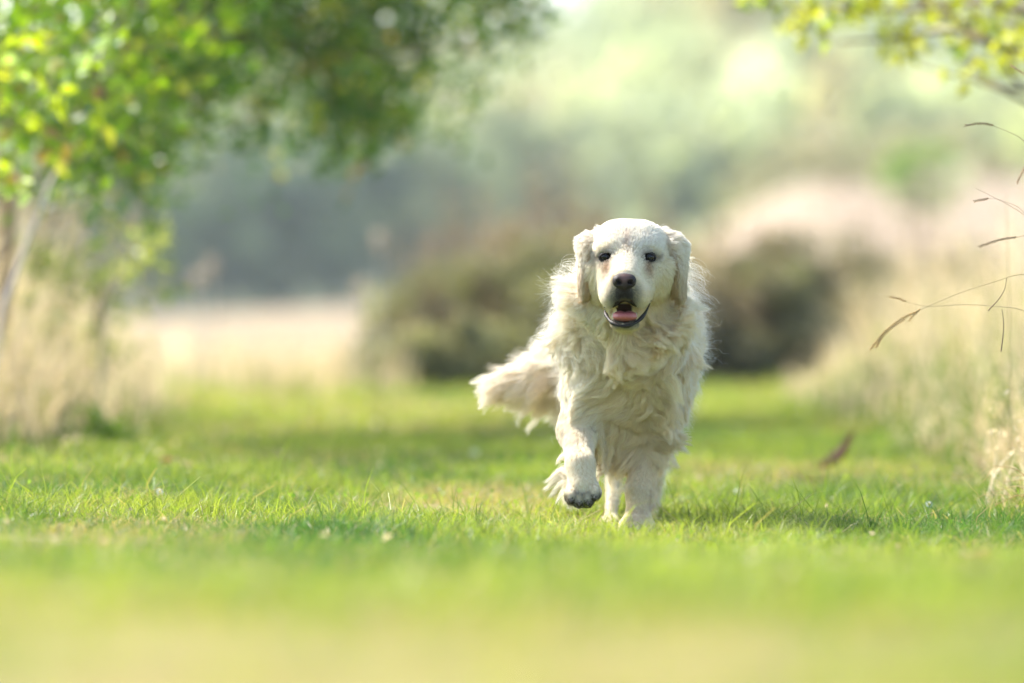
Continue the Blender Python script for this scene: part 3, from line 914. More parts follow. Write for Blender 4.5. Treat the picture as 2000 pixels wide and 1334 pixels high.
# standing foreleg
E(dp(1288, 725, .05), (.048, .07, .10), .05, CHEST)
K(dp(1284, 790, .05), dp(1266, 860, .06), .044, .032, .04, LEG)
K(dp(1266, 860, .06), dp(1250, 950, .01), .032, .0225, .03, LEG)
K(dp(1250, 950, .01), dp(1246, 1002, -.005), .0225, .0215, .02, LEG)
E(dp(1244, 1022, -.03), (.034, .048, .021), .016, PAW)
for q in (1221, 1236, 1251, 1266):
    E(dp(q, 1029, -.068 + abs(q - 1240) * .0006), (.0110, .020, .012), .003, PAW)
# raised foreleg
E(dp(1158, 730, .04), (.052, .07, .095), .05, CHEST)
K(dp(1148, 780, .02), dp(1130, 832, .0), .045, .033, .04, LEGUP)
K(dp(1130, 832, .0), dp(1133, 903, -.115), .033, .0225, .03, LEGUP)
K(dp(1133, 903, -.115), dp(1138, 942, -.135), .0225, .0235, .02, LEGUP)
E(dp(1139, 950, -.128), (.029, .027, .022), .012, PAW)
for q, w in ((1116, 962), (1131, 968), (1147, 966), (1161, 956)):
    E(dp(q, w, -.150), (.0105, .016, .0140), .003, PAW)
# hind legs
E(dp(1296, 750, .52), (.040, .09, .095), .05, HIND)
K(dp(1288, 815, .47), dp(1276, 915, .60), .034, .017, .03, HIND)
K(dp(1276, 915, .60), dp(1272, 1000, .56), .017, .014, .02, HIND)
E(dp(1272, 1018, .53), (.024, .042, .018), .02, PAW)
E(dp(1178, 770, .52), (.050, .09, .10), .05, HIND)
K(dp(1186, 830, .44), dp(1201, 900, .50), .044, .0165, .03, HIND)
K(dp(1201, 900, .50), dp(1194, 1000, .42), .0155, .0105, .02, HIND)
E(dp(1191, 1018, .39), (.020, .036, .017), .015, PAW)
# tail
K(dp(1205, 715, .66), dp(1120, 722, .70), .036, .026, .04, TAIL)
K(dp(1120, 722, .70), dp(1070, 731, .67), .026, .016, .02, TAIL)
K(dp(1070, 731, .67), dp(1012, 738, .64), .016, .008, .02, TAIL)
# head
E(dp(1229, 484, -.20), (.073, .085, .058), .03, FOREH)
E(dp(1200, 468, -.20), (.032, .060, .030), .03, FOREH)
E(dp(1259, 468, -.20), (.032, .060, .030), .03, FOREH)
E(dp(1190, 476, -.262), (.023, .022, .0145), .02, FOREH)
E(dp(1263, 476, -.262), (.023, .022, .0145), .02, FOREH)
E(dp(1182, 520, -.205), (.035, .050, .040), .025, CHEEK)
E(dp(1280, 522, -.205), (.035, .050, .040), .025, CHEEK)
E(dp(1193, 553, -.19), (.034, .050, .028), .03, CHEEK)
E(dp(1270, 555, -.19), (.034, .050, .028), .03, CHEEK)
K(dp(1227, 506, -.262), dp(1220, 543, -.352), .034, .026, .03, MUZ)
E(dp(1205, 567, -.325), (.024, .042, .023), .022, MUZ)
E(dp(1237, 567, -.325), (.024, .042, .023), .022, MUZ)
E(dp(1199, 571, -.290), (.019, .040, .022), .02, MUZ)
E(dp(1242, 570, -.290), (.019, .040, .022), .02, MUZ)
E(dp(1194, 567, -.255), (.015, .040, .020), .03, MUZ)
E(dp(1251, 564, -.255), (.015, .040, .020), .03, MUZ)
E(dp(1196, 528, -.262), (.020, .030, .026), .03, CHEEK)
E(dp(1254, 528, -.262), (.020, .030, .026), .03, CHEEK)
E(dp(1220, 627, -.275), (.025, .053, .0095), .008, JAW)
K(dp(1224, 606, -.20), dp(1226, 600, -.16), .028, .036, .03, JAW)
E(dp(1220, 601, -.320), (.0245, .070, .0225), .006, MUZ, True)
K(dp(1245, 594, -.31), dp(1266, 585, -.26), .006, .005, .004, MUZ, True)
K(dp(1196, 600, -.31), dp(1183, 598, -.26), .006, .005, .004, MUZ, True)
EYES = [(1183, 496), (1268, 496.5)]
eyec = []
for ex, ey in EYES:
    c = dp(ex, ey, -.28)
    yf = S.front(c[0], c[2])
    c = dp(ex, ey, yf); c[1] = yf + .0115
    eyec.append(c)
for c in eyec:
    E(c + [0, -.004, 0], (.0130, .013, .0112), .008, MUZ, True)

NOSEC = dp(1219.5, 543, -.384)
MOUTHC = dp(1220, 600, -.320)
O3 = np.array([0.0, 0.0, 0.0])

def comb(P, N, reg):
    """which way the coat lies, how long, how lifted, how curly"""
    n = len(P)
    D = np.zeros((n, 3)); Ln = np.full(n, .03); lift = np.full(n, .35); curl = np.zeros(n); amp = np.zeros(n)
    def put(m, d, l, li, c, a=0.0):
        D[m] = d[m] if getattr(d, 'ndim', 1) == 2 else np.asarray(d, float)
        Ln[m] = l[m] if hasattr(l, 'shape') and l.shape else l
        for arr, v in ((lift, li), (curl, c), (amp, a)): arr[m] = v[m] if hasattr(v, 'shape') and v.shape else v
    away = unit(P - (NOSEC + np.array([0, -.02, .012])))
    sx = np.sign(P[:, 0])[:, None]
    dn = np.array([0, 0, -1.0])
    dist = np.linalg.norm(P - NOSEC, axis=1)
    put((reg == MUZ), away - dn * .10, .0045 + .03 * np.clip(dist - .04, 0, .2), .22, .22)
    put((reg == JAW), away * .9 + dn * .5, .0035 + .05 * np.clip(dist - .10, 0, .1), .2, .2)
    put((reg == FOREH), away * np.array([1.2, 1, .8]), .009 + .045 * np.clip(dist - .09, 0, .25), .17, .28)
    ck = np.clip((dist - .10) / .12, 0, 1)
    put((reg == CHEEK), away * np.array([1.1, .8, .4]) + dn * .6, .010 + .032 * ck, .2, .40)
    put((reg == NECK), dn + sx * np.array([.20, 0, 0]) + np.array([0, .1, 0]), .075 + 0 * dist, .34, .60, .010)
    zz = P[:, 2]
    cen = sstep(.105, .055, np.abs(P[:, 0] + .008))
    put((reg == CHEST), dn + sx * np.array([.24, .05, 0]), (.026 + .054 * cen + .012 * sstep(.42, .25, zz) * cen), .2 + .2 * cen, .28 + .40 * cen, .010 * cen)
    put((reg == BODY), np.array([0, .55, -.75]) + N * 0, .040 + 0 * dist, .42, .65, .004)
    put((reg == BELLY), np.array([0, .25, -1.0]) + N * 0, .06 + 0 * dist, .3, .6, .004)
    back = sstep(0.0, .6, N[:, 1])
    hi = sstep(.12, .22, zz)
    lg = (reg == LEG)
    put(lg, dn + np.array([0, .25, 0]) * back[:, None], .007 + .026 * hi * (0.15 + back) + .022 * back, .16, .25 , .001)
    lu = (reg == LEGUP)
    put(lu, dn + np.array([-.55, .4, .1]) * back[:, None], .007 + .008 * hi + .050 * back * (zz < .135) * (zz > .07) + .010 * back, .16, .25, .001)
    put((reg == PAW), dn * .5 + np.array([0, -.9, 0]) + N * 0, .007 + .006 * back, .14, .2)
    hb = sstep(.16, .26, zz)
    put((reg == HIND), dn + np.array([.12, .45, 0]) * hb[:, None] + sx * np.array([.0, 0, 0]) * hb[:, None], .008 + .026 * hb + .02 * back * (zz > .08), .35, .3 + .6 * 1, .004)
    m = reg == TAIL
    a = dp(1205, 715, .66)
    s_ = np.clip((a[0] - P[:, 0]) / .20, 0, 1)
    rad = N * np.array([.1, .25, 1.0])
    put(m, np.array([-1.25, -.12, -.02]) + rad * (.95 - .75 * s_)[:, None] + np.array([0, 0, -.25])[None] * (1 - s_)[:, None], .138 - .035 * s_, .12, .17, .005)
    return D, Ln, lift, curl, amp

def grow(sdf, P0, N, reg, combf, K_=9, rng=RNG, jitter=.12, prm=None):
    D, Ln, lift, curl, amp = combf(P0, N, reg) if prm is None else prm
    n = len(P0)
    D = D - N * np.sum(D * N, 1, keepdims=True) * .85
    D = unit(D)
    D = unit(D + rng.normal(size=(n, 3)) * jitter)
    pts = np.zeros((n, K_, 3)); p = P0.copy(); pts[:, 0] = p
    seg = (Ln / (K_ - 1))[:, None]
    W = P0 * 1.0
    side = unit(np.cross(D, N) + 1e-6)
    ph = 6.283 * vn(W, 16, 1) * 2.2
    d = D
    for k in range(1, K_):
        t = k / (K_ - 1)
        sw = np.stack([vn(p, 14, 0) - .5, vn(p, 14, 1) - .5, vn(p, 14, 2) - .5], 1) * 2.3
        sw2 = np.stack([vn(p, 50, 3) - .5, vn(p, 50, 2) - .5, vn(p, 50, 0) - .5], 1) * 2
        d = unit(D + N * (lift * (1 - t) ** 1.2)[:, None] * 2.2 + sw * (curl * 1.9 * min(1, t * 1.7))[:, None]
                 + sw2 * (curl * .35 * t)[:, None] + np.array([0, 0, -.22 * t]))
        p = p + d * seg
        q = p + side * (amp * t * np.sin(ph + t * Ln / .050 * 6.283))[:, None] + N * (amp * .5 * t * np.cos(ph + t * Ln / .050 * 6.283))[:, None]
        v = sdf.sample(q); need = .0012 + .006 * min(t, .5)
        bad = v < need
        if bad.any():
            gq = sdf.grad(q[bad])
            off = (need - v[bad])[:, None] * gq
            q[bad] += off; p[bad] += off
        pts[:, k] = q
    return pts

def area_sample(V, F, n, wfun, rng):
    a, b, c, d = V[F[:, 0]], V[F[:, 1]], V[F[:, 2]], V[F[:, 3]]
    ar = np.linalg.norm(np.cross(c - a, d - b), axis=1) * .5
    w = ar * wfun((a + b + c + d) / 4)
    w = np.maximum(w, 0); w /= w.sum()
    f = rng.choice(len(F), n, p=w)
    u, v = rng.random((2, n))[:, :, None]
    return (a[f] * (1 - u) + b[f] * u) * (1 - v) + (d[f] * (1 - u) + c[f] * u) * v

def hair_object(name, pts, rad, col, mat, parent, taper=.25, rootr=.9):
    n, k, _ = pts.shape
    cu = bpy.data.hair_curves.new(name)
    cu.add_curves([k] * n)
    cu.attributes["position"].data.foreach_set("vector", pts.astype(np.float32).ravel())
    t = np.linspace(0, 1, k)
    prof = np.where(t < .5, rootr + (1 - rootr) * t * 2, 1 - (1 - taper) * ((t - .5) * 2) ** 1.5)
    r = (rad[:, None] * prof[None]).astype(np.float32)
    a = cu.attributes.get("radius") or cu.attributes.new("radius", 'FLOAT', 'POINT')
    a.data.foreach_set("value", r.ravel())
    ca = cu.attributes.new("hcol", 'FLOAT_COLOR', 'CURVE')
    c4 = np.ones((n, 4), dtype=np.float32); c4[:, :3] = col
    ca.data.foreach_set("color", c4.ravel())
    cu.materials.append(mat)
    o = bpy.data.objects.new(name, cu); COL.objects.link(o); o.parent = parent
    return o

def clump(sdf, roots, N, reg, guides_P, guides_pts, combf, rng, K_=9, amount=.8, jitter=.12, fly=.06, lenvar=.25):
    from mathutils import kdtree
    kd = kdtree.KDTree(len(guides_P))
    for i, g in enumerate(guides_P): kd.insert(g, i)
    kd.balance()
    D, Ln, lift, curl, amp = combf(roots, N, reg)
    Ln = Ln * (1 - lenvar * rng.random(len(roots)))
    pts = grow(sdf, roots, N, reg, None, K_, rng, jitter, (D, Ln, lift, curl, amp))
    gi = np.array([kd.find(r)[1] for r in roots])
    G = guides_pts[gi]
    t = np.linspace(0, 1, K_)[None, :, None]
    free = rng.random(len(roots)) < fly
    am = np.where(free, .0, amount * (.75 + .25 * rng.random(len(roots))))[:, None, None]
    # clumps gather towards their guide, most at the tip, but keep the strand's own length
    off = (roots - guides_P[gi])[:, None, :]
    short = (Ln / np.maximum(combf_len(guides_P, sdf, gi, G), 1e-4))
    tgt = G + off * (1 - t) ** .8 * .9 + off * .1
    w = am * t ** .9
    out = pts * (1 - w) + tgt * w
    out[:, 0] = roots
    return out, gi

def combf_len(gp, sdf, gi, G):
    return np.linalg.norm(np.diff(G, axis=1), axis=2).sum(1)

def mat_hair():
    m, nt, out = new_mat("dog_hair")
    N = nt.nodes.new; L = nt.links.new
    a = N("ShaderNodeAttribute"); a.attribute_name = "hcol"
    di = N("ShaderNodeBsdfDiffuse"); tr = N("ShaderNodeBsdfTranslucent")
    L(a.outputs["Color"], di.inputs[0]); L(a.outputs["Color"], tr.inputs[0])
    ms = N("ShaderNodeMixShader"); ms.inputs[0].default_value = 0.42
    L(di.outputs[0], ms.inputs[1]); L(tr.outputs[0], ms.inputs[2])
    hb = N("ShaderNodeBsdfHair"); hb.component = 'Reflection'
    L(a.outputs['Color'], hb.inputs['Color'])
    hb.inputs["RoughnessU"].default_value = .35; hb.inputs["RoughnessV"].default_value = .6
    ht = N("ShaderNodeBsdfHair"); ht.component = 'Transmission'
    L(a.outputs['Color'], ht.inputs['Color'])
    ht.inputs["RoughnessU"].default_value = .4; ht.inputs["RoughnessV"].default_value = .7
    m2 = N("ShaderNodeMixShader"); m2.inputs[0].default_value = 0.5
    L(hb.outputs[0], m2.inputs[1]); L(ht.outputs[0], m2.inputs[2])
    m3 = N("ShaderNodeMixShader"); m3.inputs[0].default_value = 0.26
    L(ms.outputs[0], m3.inputs[1]); L(m2.outputs[0], m3.inputs[2]); L(m3.outputs[0], out.inputs[0])
    return m

def hair_colour(P, reg, rng):
    n = len(P)
    white = np.array([.945, .905, .825]); cream = np.array([.92, .805, .61]); tan = np.array([.74, .56, .36])
    x, y, z = P.T
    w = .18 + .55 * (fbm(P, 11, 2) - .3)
    w = w + .55 * sstep(-.05, .10, x) * (z < .50) + .20  # creamier on the right, standing in for warm bounce light
    w = w + .35 * ((reg == CHEST) | (reg == NECK)) * 1.5 * sstep(.52, .40, z) * sstep(.1, .0, np.abs(x)) + .5 * (reg == BELLY) + .35 * (reg == HIND) * (z > .12)  # mid-chest cream paints in its warm tan shadows; belly cream is its own
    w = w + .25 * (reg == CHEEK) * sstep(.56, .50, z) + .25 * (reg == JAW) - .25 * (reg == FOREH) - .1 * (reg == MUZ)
    c = lerpc(white, cream, np.clip(w, 0, 1))
    c = c * (1 - .0) 
    # tear stains and darker hair under the eyes
    for e in eyec:
        sgn = -1 if e[0] > 0 else 1
        q = e + np.array([sgn * .006, 0, -.020])
        r = np.sqrt(((x - q[0]) / .007) ** 2 + ((z - q[2]) / .014) ** 2)
        k = np.exp(-r ** 2) * .75 * (y < -.2)
        c = lerpc2(c, [.45, .25, .13], k)
        r = np.sqrt(((x - e[0]) / .017) ** 2 + ((z - e[2] ) / .0145) ** 2)
        c = lerpc2(c, [.16, .10, .07], np.exp(-(r ** 4)) * .85 * (y < -.2))
        q = e + np.array([sgn * .010, 0, .016])
        r = np.sqrt(((x - q[0]) / .006) ** 2 + ((z - q[2]) / .003) ** 2)
        c = lerpc2(c, [.35, .27, .2], np.exp(-r ** 2) * .4 * (y < -.2))
    # grey muzzle front below the nose
    q = NOSEC + np.array([0, 0, -.030])
    r = np.sqrt(((x - q[0]) / .028) ** 2 + ((z - q[2]) / .031) ** 2)
    c = lerpc2(c, [.055, .045, .040], np.exp(-r ** 3.5) * .98 * (y < -.31))
    # brownish streak up the middle of the forehead
    q = dp(1224, 468, -.28)
    r = np.sqrt(((x - q[0]) / .008) ** 2 + ((z - q[2]) / .02) ** 2)
    c = lerpc2(c, [.72, .52, .38], np.exp(-r ** 2) * .35 * (y < -.2))
    # earth on the raised paw's underside and specks on the standing leg
    q = MOUTHC + np.array([0, 0, -.020])
    r = np.sqrt(((x - q[0]) / .034) ** 2 + ((z - q[2]) / .013) ** 2)
    c = lerpc2(c, [.06, .05, .045], np.exp(-r ** 4) * .92 * (y < -.24) * ((reg == JAW)))  # chin hair dark below the lip, its shade put into the colour
    k = sstep(.100, .086, z + .015 * (fbm(P, 90, 1) - .5)) * (y < -.10) * (x < -.05) * sstep(-.175, -.150, y)
    c = lerpc2(c, [.10, .075, .05], np.clip(k, 0, 1) * .9)
    sp = sstep(.80, .84, vn(P, 60, 2)) * ((reg == LEG) | (reg == HIND)) * (z < .16)
    c = lerpc2(c, [.4, .3, .2], sp * .25)
    sp = sstep(.60, .72, fbm(P, 26, 3)) * (z > .19) * (z < .26) * (x < -.04) * (y < .05)
    c = lerpc2(c, [.42, .36, .30], sp * .4)
    return np.clip(c * (1 + rng.normal(size=n) * .09)[:, None], .01, .96)

def lerpc2(c, t, k):
    k = np.asarray(k)[:, None]
    return c * (1 - k) + np.asarray(t, float) * k

M_HAIR = mat_hair()
M_SKIN = mat_veg("dog_skin", 0.0, 0.8, 0.1, (1, 1, 1), 0.1)

def bald(P):
    """1 where no hair grows: eyes, nose pad, mouth, pads"""
    b = np.zeros(len(P), bool)
    for e in eyec:
        b |= (((P[:, 0] - e[0]) / .0142) ** 2 + ((P[:, 2] - e[2] + .0005) / .0108) ** 2 < 1) & (P[:, 1] < -.2)
    b |= (((P[:, 0] - NOSEC[0]) / .0225) ** 2 + ((P[:, 2] - NOSEC[2]) / .0175) ** 2 < 1) & (P[:, 1] < -.33)
    b |= (((P[:, 0] - MOUTHC[0]) / .0275) ** 2 + ((P[:, 2] - MOUTHC[2] ) / .0240) ** 2 + ((P[:, 1] - MOUTHC[1] - .02) / .140) ** 2 < 1)
    b |= P[:, 2] < .004
    return b

def build_dog(NH=380000, NG=13000):
    rng = np.random.default_rng(2024)
    root = empty("dog", DOG_O + DOG_DROP)
    tag(root, "cream white long haired dog walking over the lawn, one forepaw raised, mouth open", "dog")
    V, F = S.mesh()
    reg = S.region(V + S.grad(V) * .002)
    c = np.tile([.74, .64, .47], (len(V), 1))
    mk = (((V[:, 0] - MOUTHC[0]) / .031) ** 2 + ((V[:, 2] - MOUTHC[2]) / .0260) ** 2 + ((V[:, 1] - MOUTHC[1]) / .110) ** 2 < 1)
    c[mk] = [.045, .018, .016]
    for e in eyec:
        k = (((V[:, 0] - e[0]) / .0155) ** 2 + ((V[:, 2] - e[2]) / .0125) ** 2 < 1) & (V[:, 1] < -.2)
        c[k] = [.02, .014, .012]
    q = NOSEC + np.array([0, 0, -.024])
    k = (((V[:, 0] - q[0]) / .018) ** 2 + ((V[:, 2] - q[2]) / .020) ** 2 < 1) & (V[:, 1] < -.31)
    c[k] = [.12, .09, .08]
    body = mesh_np("body", V, F, M_SKIN, root, c, True)
    # ---- coat
    def wf(Pc):
        r = S.region(Pc)
        w = np.ones(len(Pc))
        w[np.isin(r, [FOREH, MUZ, CHEEK, JAW])] = 3.0
        w[np.isin(r, [LEG, LEGUP, PAW])] = 1.9
        w[np.isin(r, [NECK, CHEST])] = 1.25
        w[(r == TAIL)] = 0.0
        w[Pc[:, 1] > .30] *= .45
        w[Pc[:, 1] > .62] *= .6
        return w
    R = area_sample(V, F, NH, wf, rng); R = R[~bald(R)]
    N = S.grad(R); rg = S.region(R + N * .001)
    GP = area_sample(V, F, NG, lambda P_: wf(P_) , rng); GP = GP[~bald(GP)]
    GN = S.grad(GP); gr = S.region(GP + GN * .001)
    gp = grow(S, GP, GN, gr, comb, 10, rng, .16)
    am_ = np.full(len(R), .86); am_[np.isin(rg, [FOREH, MUZ, JAW])] = .65; am_[rg == CHEEK] = .6; am_[np.isin(rg, [LEG, LEGUP, PAW])] = .5
    pts, gi = clump(S, R, N, rg, GP, gp, comb, rng, 10, am_)
    q_ = (pts - MOUTHC) / np.array([.0250, .130, .0225])
    ok = ~((q_ ** 2).sum(2) < 1).any(1)
    R, N, rg, pts, gi = R[ok], N[ok], rg[ok], pts[ok], gi[ok]
    D, Ln, *_ = comb(R, N, rg)
    rad = np.where(Ln < .02, .00017, .00021) * (.8 + .4 * rng.random(len(R)))
    col = hair_colour(R, rg, rng) * (1 + .05 * (np.random.default_rng(3).random(len(GP))[gi] - .5))[:, None]
    # long single hairs standing off the ruff and back, where the light catches them
    W = area_sample(V, F, 15000, lambda P_: np.isin(S.region(P_), [NECK, BODY, CHEST, HIND]) * 1.0 * (np.abs(P_[:, 0]) > .06) * (P_[:, 2] < .575), rng)
    W = W[~bald(W)]; WN = S.grad(W); wr = S.region(W + WN * .001)
    D_, L_, li_, cu_, am2 = comb(W, WN, wr)
    wp = grow(S, W, WN, wr, None, 10, rng, .3, (D_, np.maximum(L_, .028) * rng.uniform(.8, 1.5, len(W)), li_ + .35, cu_ + .35, am2 + .002))
    hair_object("stray_hair", wp, np.full(len(W), .00012), np.tile([.95, .93, .88], (len(W), 1)), M_HAIR, root, .4)
    hair_object("coat", pts, rad, col, M_HAIR, root)
    # ---- tail feather
    wt = lambda P_: (S.region(P_) == TAIL) * 1.0
    R = area_sample(V, F, 30000, wt, rng); N = S.grad(R); rg = np.full(len(R), TAIL)
    GP = area_sample(V, F, 900, wt, rng); GN = S.grad(GP)
    gp = grow(S, GP, GN, np.full(len(GP), TAIL), comb, 12, rng, .16)
    pts, gi = clump(S, R, N, rg, GP, gp, comb, rng, 12, .68, .12, .12, .72)
    col = lerpc([.92, .89, .82], [.88, .77, .60], np.clip(sstep(.45, .25, R[:, 2] + .3 * (R[:, 0] + .2)) * .5 + .5 * (fbm(R, 14) - .2), 0, 1))
    hair_object("tail_hair", pts, np.full(len(R), .00027), np.clip(col * (1 + rng.normal(size=(len(R), 1)) * .06), 0, .96), M_HAIR, root)
    # ---- loose pointed locks over the ruff, chest, flanks and tail
    def comb_l(P, N, rgn):
        D, L_, li, cu, am = comb(P, N, rgn)
        return D, L_ * np.where(rgn == TAIL, 1.08, np.where(rgn == NECK, 1.05, 1.2)), li * 1.15, cu * 1.35, am * 1.2
    def locks(name, regs, n, ng, cl, rad_, dens, extra=1.0):
        wl_ = lambda P_: np.isin(S.region(P_), regs) * dens(P_)
        R = area_sample(V, F, n, wl_, rng); R = R[~bald(R)]; N = S.grad(R); rg = S.region(R + N * .001)
        rg = np.where(np.isin(rg, regs), rg, regs[0])
        GP = area_sample(V, F, ng, wl_, rng); GP = GP[~bald(GP)]; GN = S.grad(GP)
        gr_ = S.region(GP + GN * .001); gr_ = np.where(np.isin(gr_, regs), gr_, regs[0])
        D, L_, li, cu, am = comb_l(GP, GN, gr_)
        gp = grow(S, GP, GN, gr_, None, 12, rng, .20, (D, L_ * extra * rng.uniform(.8, 1.25, len(GP)), li, cu, am))
        pts, gi = clump(S, R, N, rg, GP, gp, comb_l, rng, 12, cl, .10, .0, .35)
        col = hair_colour(R, rg, rng) * rng.uniform(.93, 1.06, len(GP))[gi][:, None]
        hair_object(name, pts, np.full(len(R), rad_), np.clip(col, 0, .96), M_HAIR, root, .2)
    locks("ruff_locks", [NECK, CHEST], 42000, 620, .94, .00021, lambda P_: (P_[:, 1] < .12) * (P_[:, 2] < .53) * 1.0)
    locks("flank_locks", [BODY, HIND, BELLY], 16000, 330, .93, .00021, lambda P_: 1.0 * (P_[:, 1] < .6))
    locks("tail_locks", [TAIL], 9000, 110, .92, .00026, lambda P_: 1.0 + 0 * P_[:, 0], 1.0)
    # ---- feathering trailing from the raised foreleg and the thighs
    def feather(name, sets):
        out = []
        for a, b, sag, m, w in sets:
            a = np.array(a); b = np.array(b)
            for _ in range(m):
                t = np.linspace(0, 1, 10)[:, None]
                a_ = a + rng.normal(size=3) * w; e_ = b + rng.normal(size=3) * w * .45
                k_ = rng.uniform(.65, 1.08)
                p = a_ + (e_ - a_) * t * k_ + np.array([0, 0, 1.]) * sag * (t * (1 - t)) * 4 + np.array([0, 0, .003]) * np.sin(t * 7 + a[2] * 90)
                out.append(p)
        P = np.array(out)
        hair_object(name, P, np.full(len(P), .00022), np.clip(np.tile([.93, .87, .76], (len(P), 1)) * (1 + rng.normal(size=(len(P), 1)) * .06), 0, .96), M_HAIR, root, .3)
    feather("leg_feathering", [(dp(1108, 915, -.09), dp(1066, 936, -.05), .006, 170, .0055), (dp(1108, 925, -.09), dp(1064, 948, -.05), .004, 170, .0055), (dp(1110, 935, -.10), dp(1074, 962, -.06), .003, 150, .005),
                               (dp(1112, 944, -.10), dp(1088, 975, -.08), .002, 110, .005), (dp(1106, 880, -.07), dp(1088, 900, -.03), .002, 90, .005), (dp(1112, 965, -.12), dp(1110, 990, -.12), .001, 80, .003),
                               (dp(1300, 862, .40), dp(1345, 878, .42), .004, 110, .006), (dp(1292, 872, .40), dp(1324, 908, .42), .004, 120, .006), (dp(1288, 860, .10), dp(1318, 893, .14), .004, 110, .006),
                               (dp(1222, 945, -.02), dp(1206, 962, .0), .002, 80, .005), (dp(1175, 905, .35), dp(1165, 925, .36), .002, 90, .006)])
    # ---- ears
    for side in (-1, 1):
        if side < 0:
            path = [(1181, 462, -.185, .012, .034, .014), (1162, 474, -.190, .014, .038, .022), (1149, 492, -.195, .0125, .038, .028), (1145, 522, -.20, .0115, .032, .026), (1146, 548, -.20, .0095, .020, .018), (1145, 566, -.20, .006, .012, .010)]
        else:
            path = [(1283, 462, -.185, .012, .034, .014), (1304, 474, -.190, .015, .038, .022), (1320, 492, -.195, .0130, .038, .028), (1325, 522, -.20, .0120, .032, .026), (1325, 549, -.20, .0095, .020, .018), (1330, 572, -.20, .0055, .010, .012)]
        cs = [dp(a, b, y) for a, b, y, *_ in path]
        lo = np.min(cs, 0) - .05; hi = np.max(cs, 0) + .05
        s = SDF(lo, hi, .0024)
        for (a, b, y, rx, ry, rz), cc in zip(path, cs):
            s.ell(cc, (rx, ry, rz), .018, 1)
        Ve, Fe = s.mesh()
        ear = mesh_np("ear", Ve, Fe, M_SKIN, root, np.tile([.68, .54, .40], (len(Ve), 1)), True)
        top = dp(1228, 430, -.19)
        def combE(P, Nn, rgn, side=side):
            n = len(P)
            up = sstep(.565, .605, P[:, 2])
            D = np.tile([side * .12, .0, -1.0], (n, 1)) * (1 - .5 * up)[:, None] + np.array([side * .9, .3, -.1]) * up[:, None]
            inner = sstep(.2, .7, -Nn[:, 0] * side)
            Ln = .016 + .014 * up + .012 * sstep(.50, .47, P[:, 2]) + .004 * inner
            return D, Ln, np.full(n, .2) + .12 * up, np.full(n, .40), np.full(n, .0015)
        Re = area_sample(Ve, Fe, 11000, lambda P_: np.ones(len(P_)), rng); Ne = s.grad(Re)
        Ge = area_sample(Ve, Fe, 420, lambda P_: np.ones(len(P_)), rng); gN = s.grad(Ge)
        z1 = np.ones(len(Ge), int)
        gp = grow(s, Ge, gN, z1, combE, 8, rng, .15)
        pts, gi = clump(s, Re, Ne, np.ones(len(Re), int), Ge, gp, combE, rng, 8, .7, .12, .06)
        ctr = np.interp(-Re[:, 2], [-c_[2] for c_ in cs], [c_[0] for c_ in cs])
        inn = sstep(.002, -.005, (Re[:, 0] - ctr) * side) * sstep(.60, .57, Re[:, 2])
        tipd = .75 * sstep(.575, .50, Re[:, 2])
        col = lerpc([.92, .89, .82], [.66, .50, .32], np.clip(inn * .85 + .2 * (fbm(Re, 30) - .3) + tipd * .75 + .10, 0, 1))
        hair_object("ear_hair", pts, np.full(len(Re), .00026), np.clip(col * (1 + rng.normal(size=(len(Re), 1)) * .06), 0, .96), M_HAIR, ear)
    # ---- eyes
    m_eye, nt, out = new_mat("eye")
    Nn = nt.nodes.new; L = nt.links.new
    pb = Nn("ShaderNodeBsdfPrincipled"); pb.inputs["Roughness"].default_value = .08; pb.inputs["Specular IOR Level"].default_value = .35
    tc = Nn("ShaderNodeTexCoord"); ln = Nn("ShaderNodeVectorMath"); ln.operation = 'DISTANCE'
    ln.inputs[1].default_value = (0, -.0130, .0003)
    L(tc.outputs["Object"], ln.inputs[0])
    cr = Nn("ShaderNodeValToRGB"); e_ = cr.color_ramp.elements
    e_[0].position = .0038; e_[0].color = (.004, .003, .003, 1)
    e_[1].position = .0045; e_[1].color = (.022, .009, .004, 1)
    q = e_.new(.0074); q.color = (.012, .006, .004, 1); q = e_.new(.0082); q.color = (.02, .015, .013, 1)
    L(ln.outputs["Value"], cr.inputs[0]); L(cr.outputs[0], pb.inputs["Base Color"]); L(pb.outputs[0], out.inputs[0])
    m_dark = mat_solid("dark_wet_skin", (.012, .009, .008), (.032, .022, .018), 180, .5, .25, .7, .0)
    th = np.linspace(0, 2 * math.pi, 25)[:-1]; ph = np.linspace(0, math.pi, 15)
    for i, e in enumerate(eyec):
        Vs = []
        r = .0138
        for a in ph:
            for b in th:
                Vs.append([r * math.sin(a) * math.cos(b), r * math.cos(a), r * math.sin(a) * math.sin(b)])
        Fs = []
        for a in range(14):
            for b in range(24):
                Fs.append([a * 24 + b, a * 24 + (b + 1) % 24, (a + 1) * 24 + (b + 1) % 24, (a + 1) * 24 + b])
        eye = mesh_np("eye", Vs, Fs, m_eye, root, None, True)
        eye.location = e + np.array([0, -.0030, 0])
        # eyelid rim: an almond ring resting on the ball, outer corner drooping
        sgn = 1 if e[0] > 0 else -1
        g = Geo()
        lp = []
        for k in range(29):
            a = k / 28 * 2 * math.pi
            x = math.cos(a) * .0128; z = math.sin(a) * (.0080 if math.sin(a) > 0 else .0076)
            z -= sgn * x * .16
            y = -math.sqrt(max(.0154 ** 2 - x * x - z * z, .003 ** 2)) + .0006
            lp.append([x, y, z])
        tube(g, lp, .0015, (1, 1, 1), 7)
        g.build("eyelid", m_dark, eye, O3, True)
    # ---- nose
    s = SDF(NOSEC - [.04, .04, .035], NOSEC + [.04, .05, .035], .0010)
    s.ell(NOSEC + [0, .006, .003], (.0215, .0135, .0125), .006, 1)
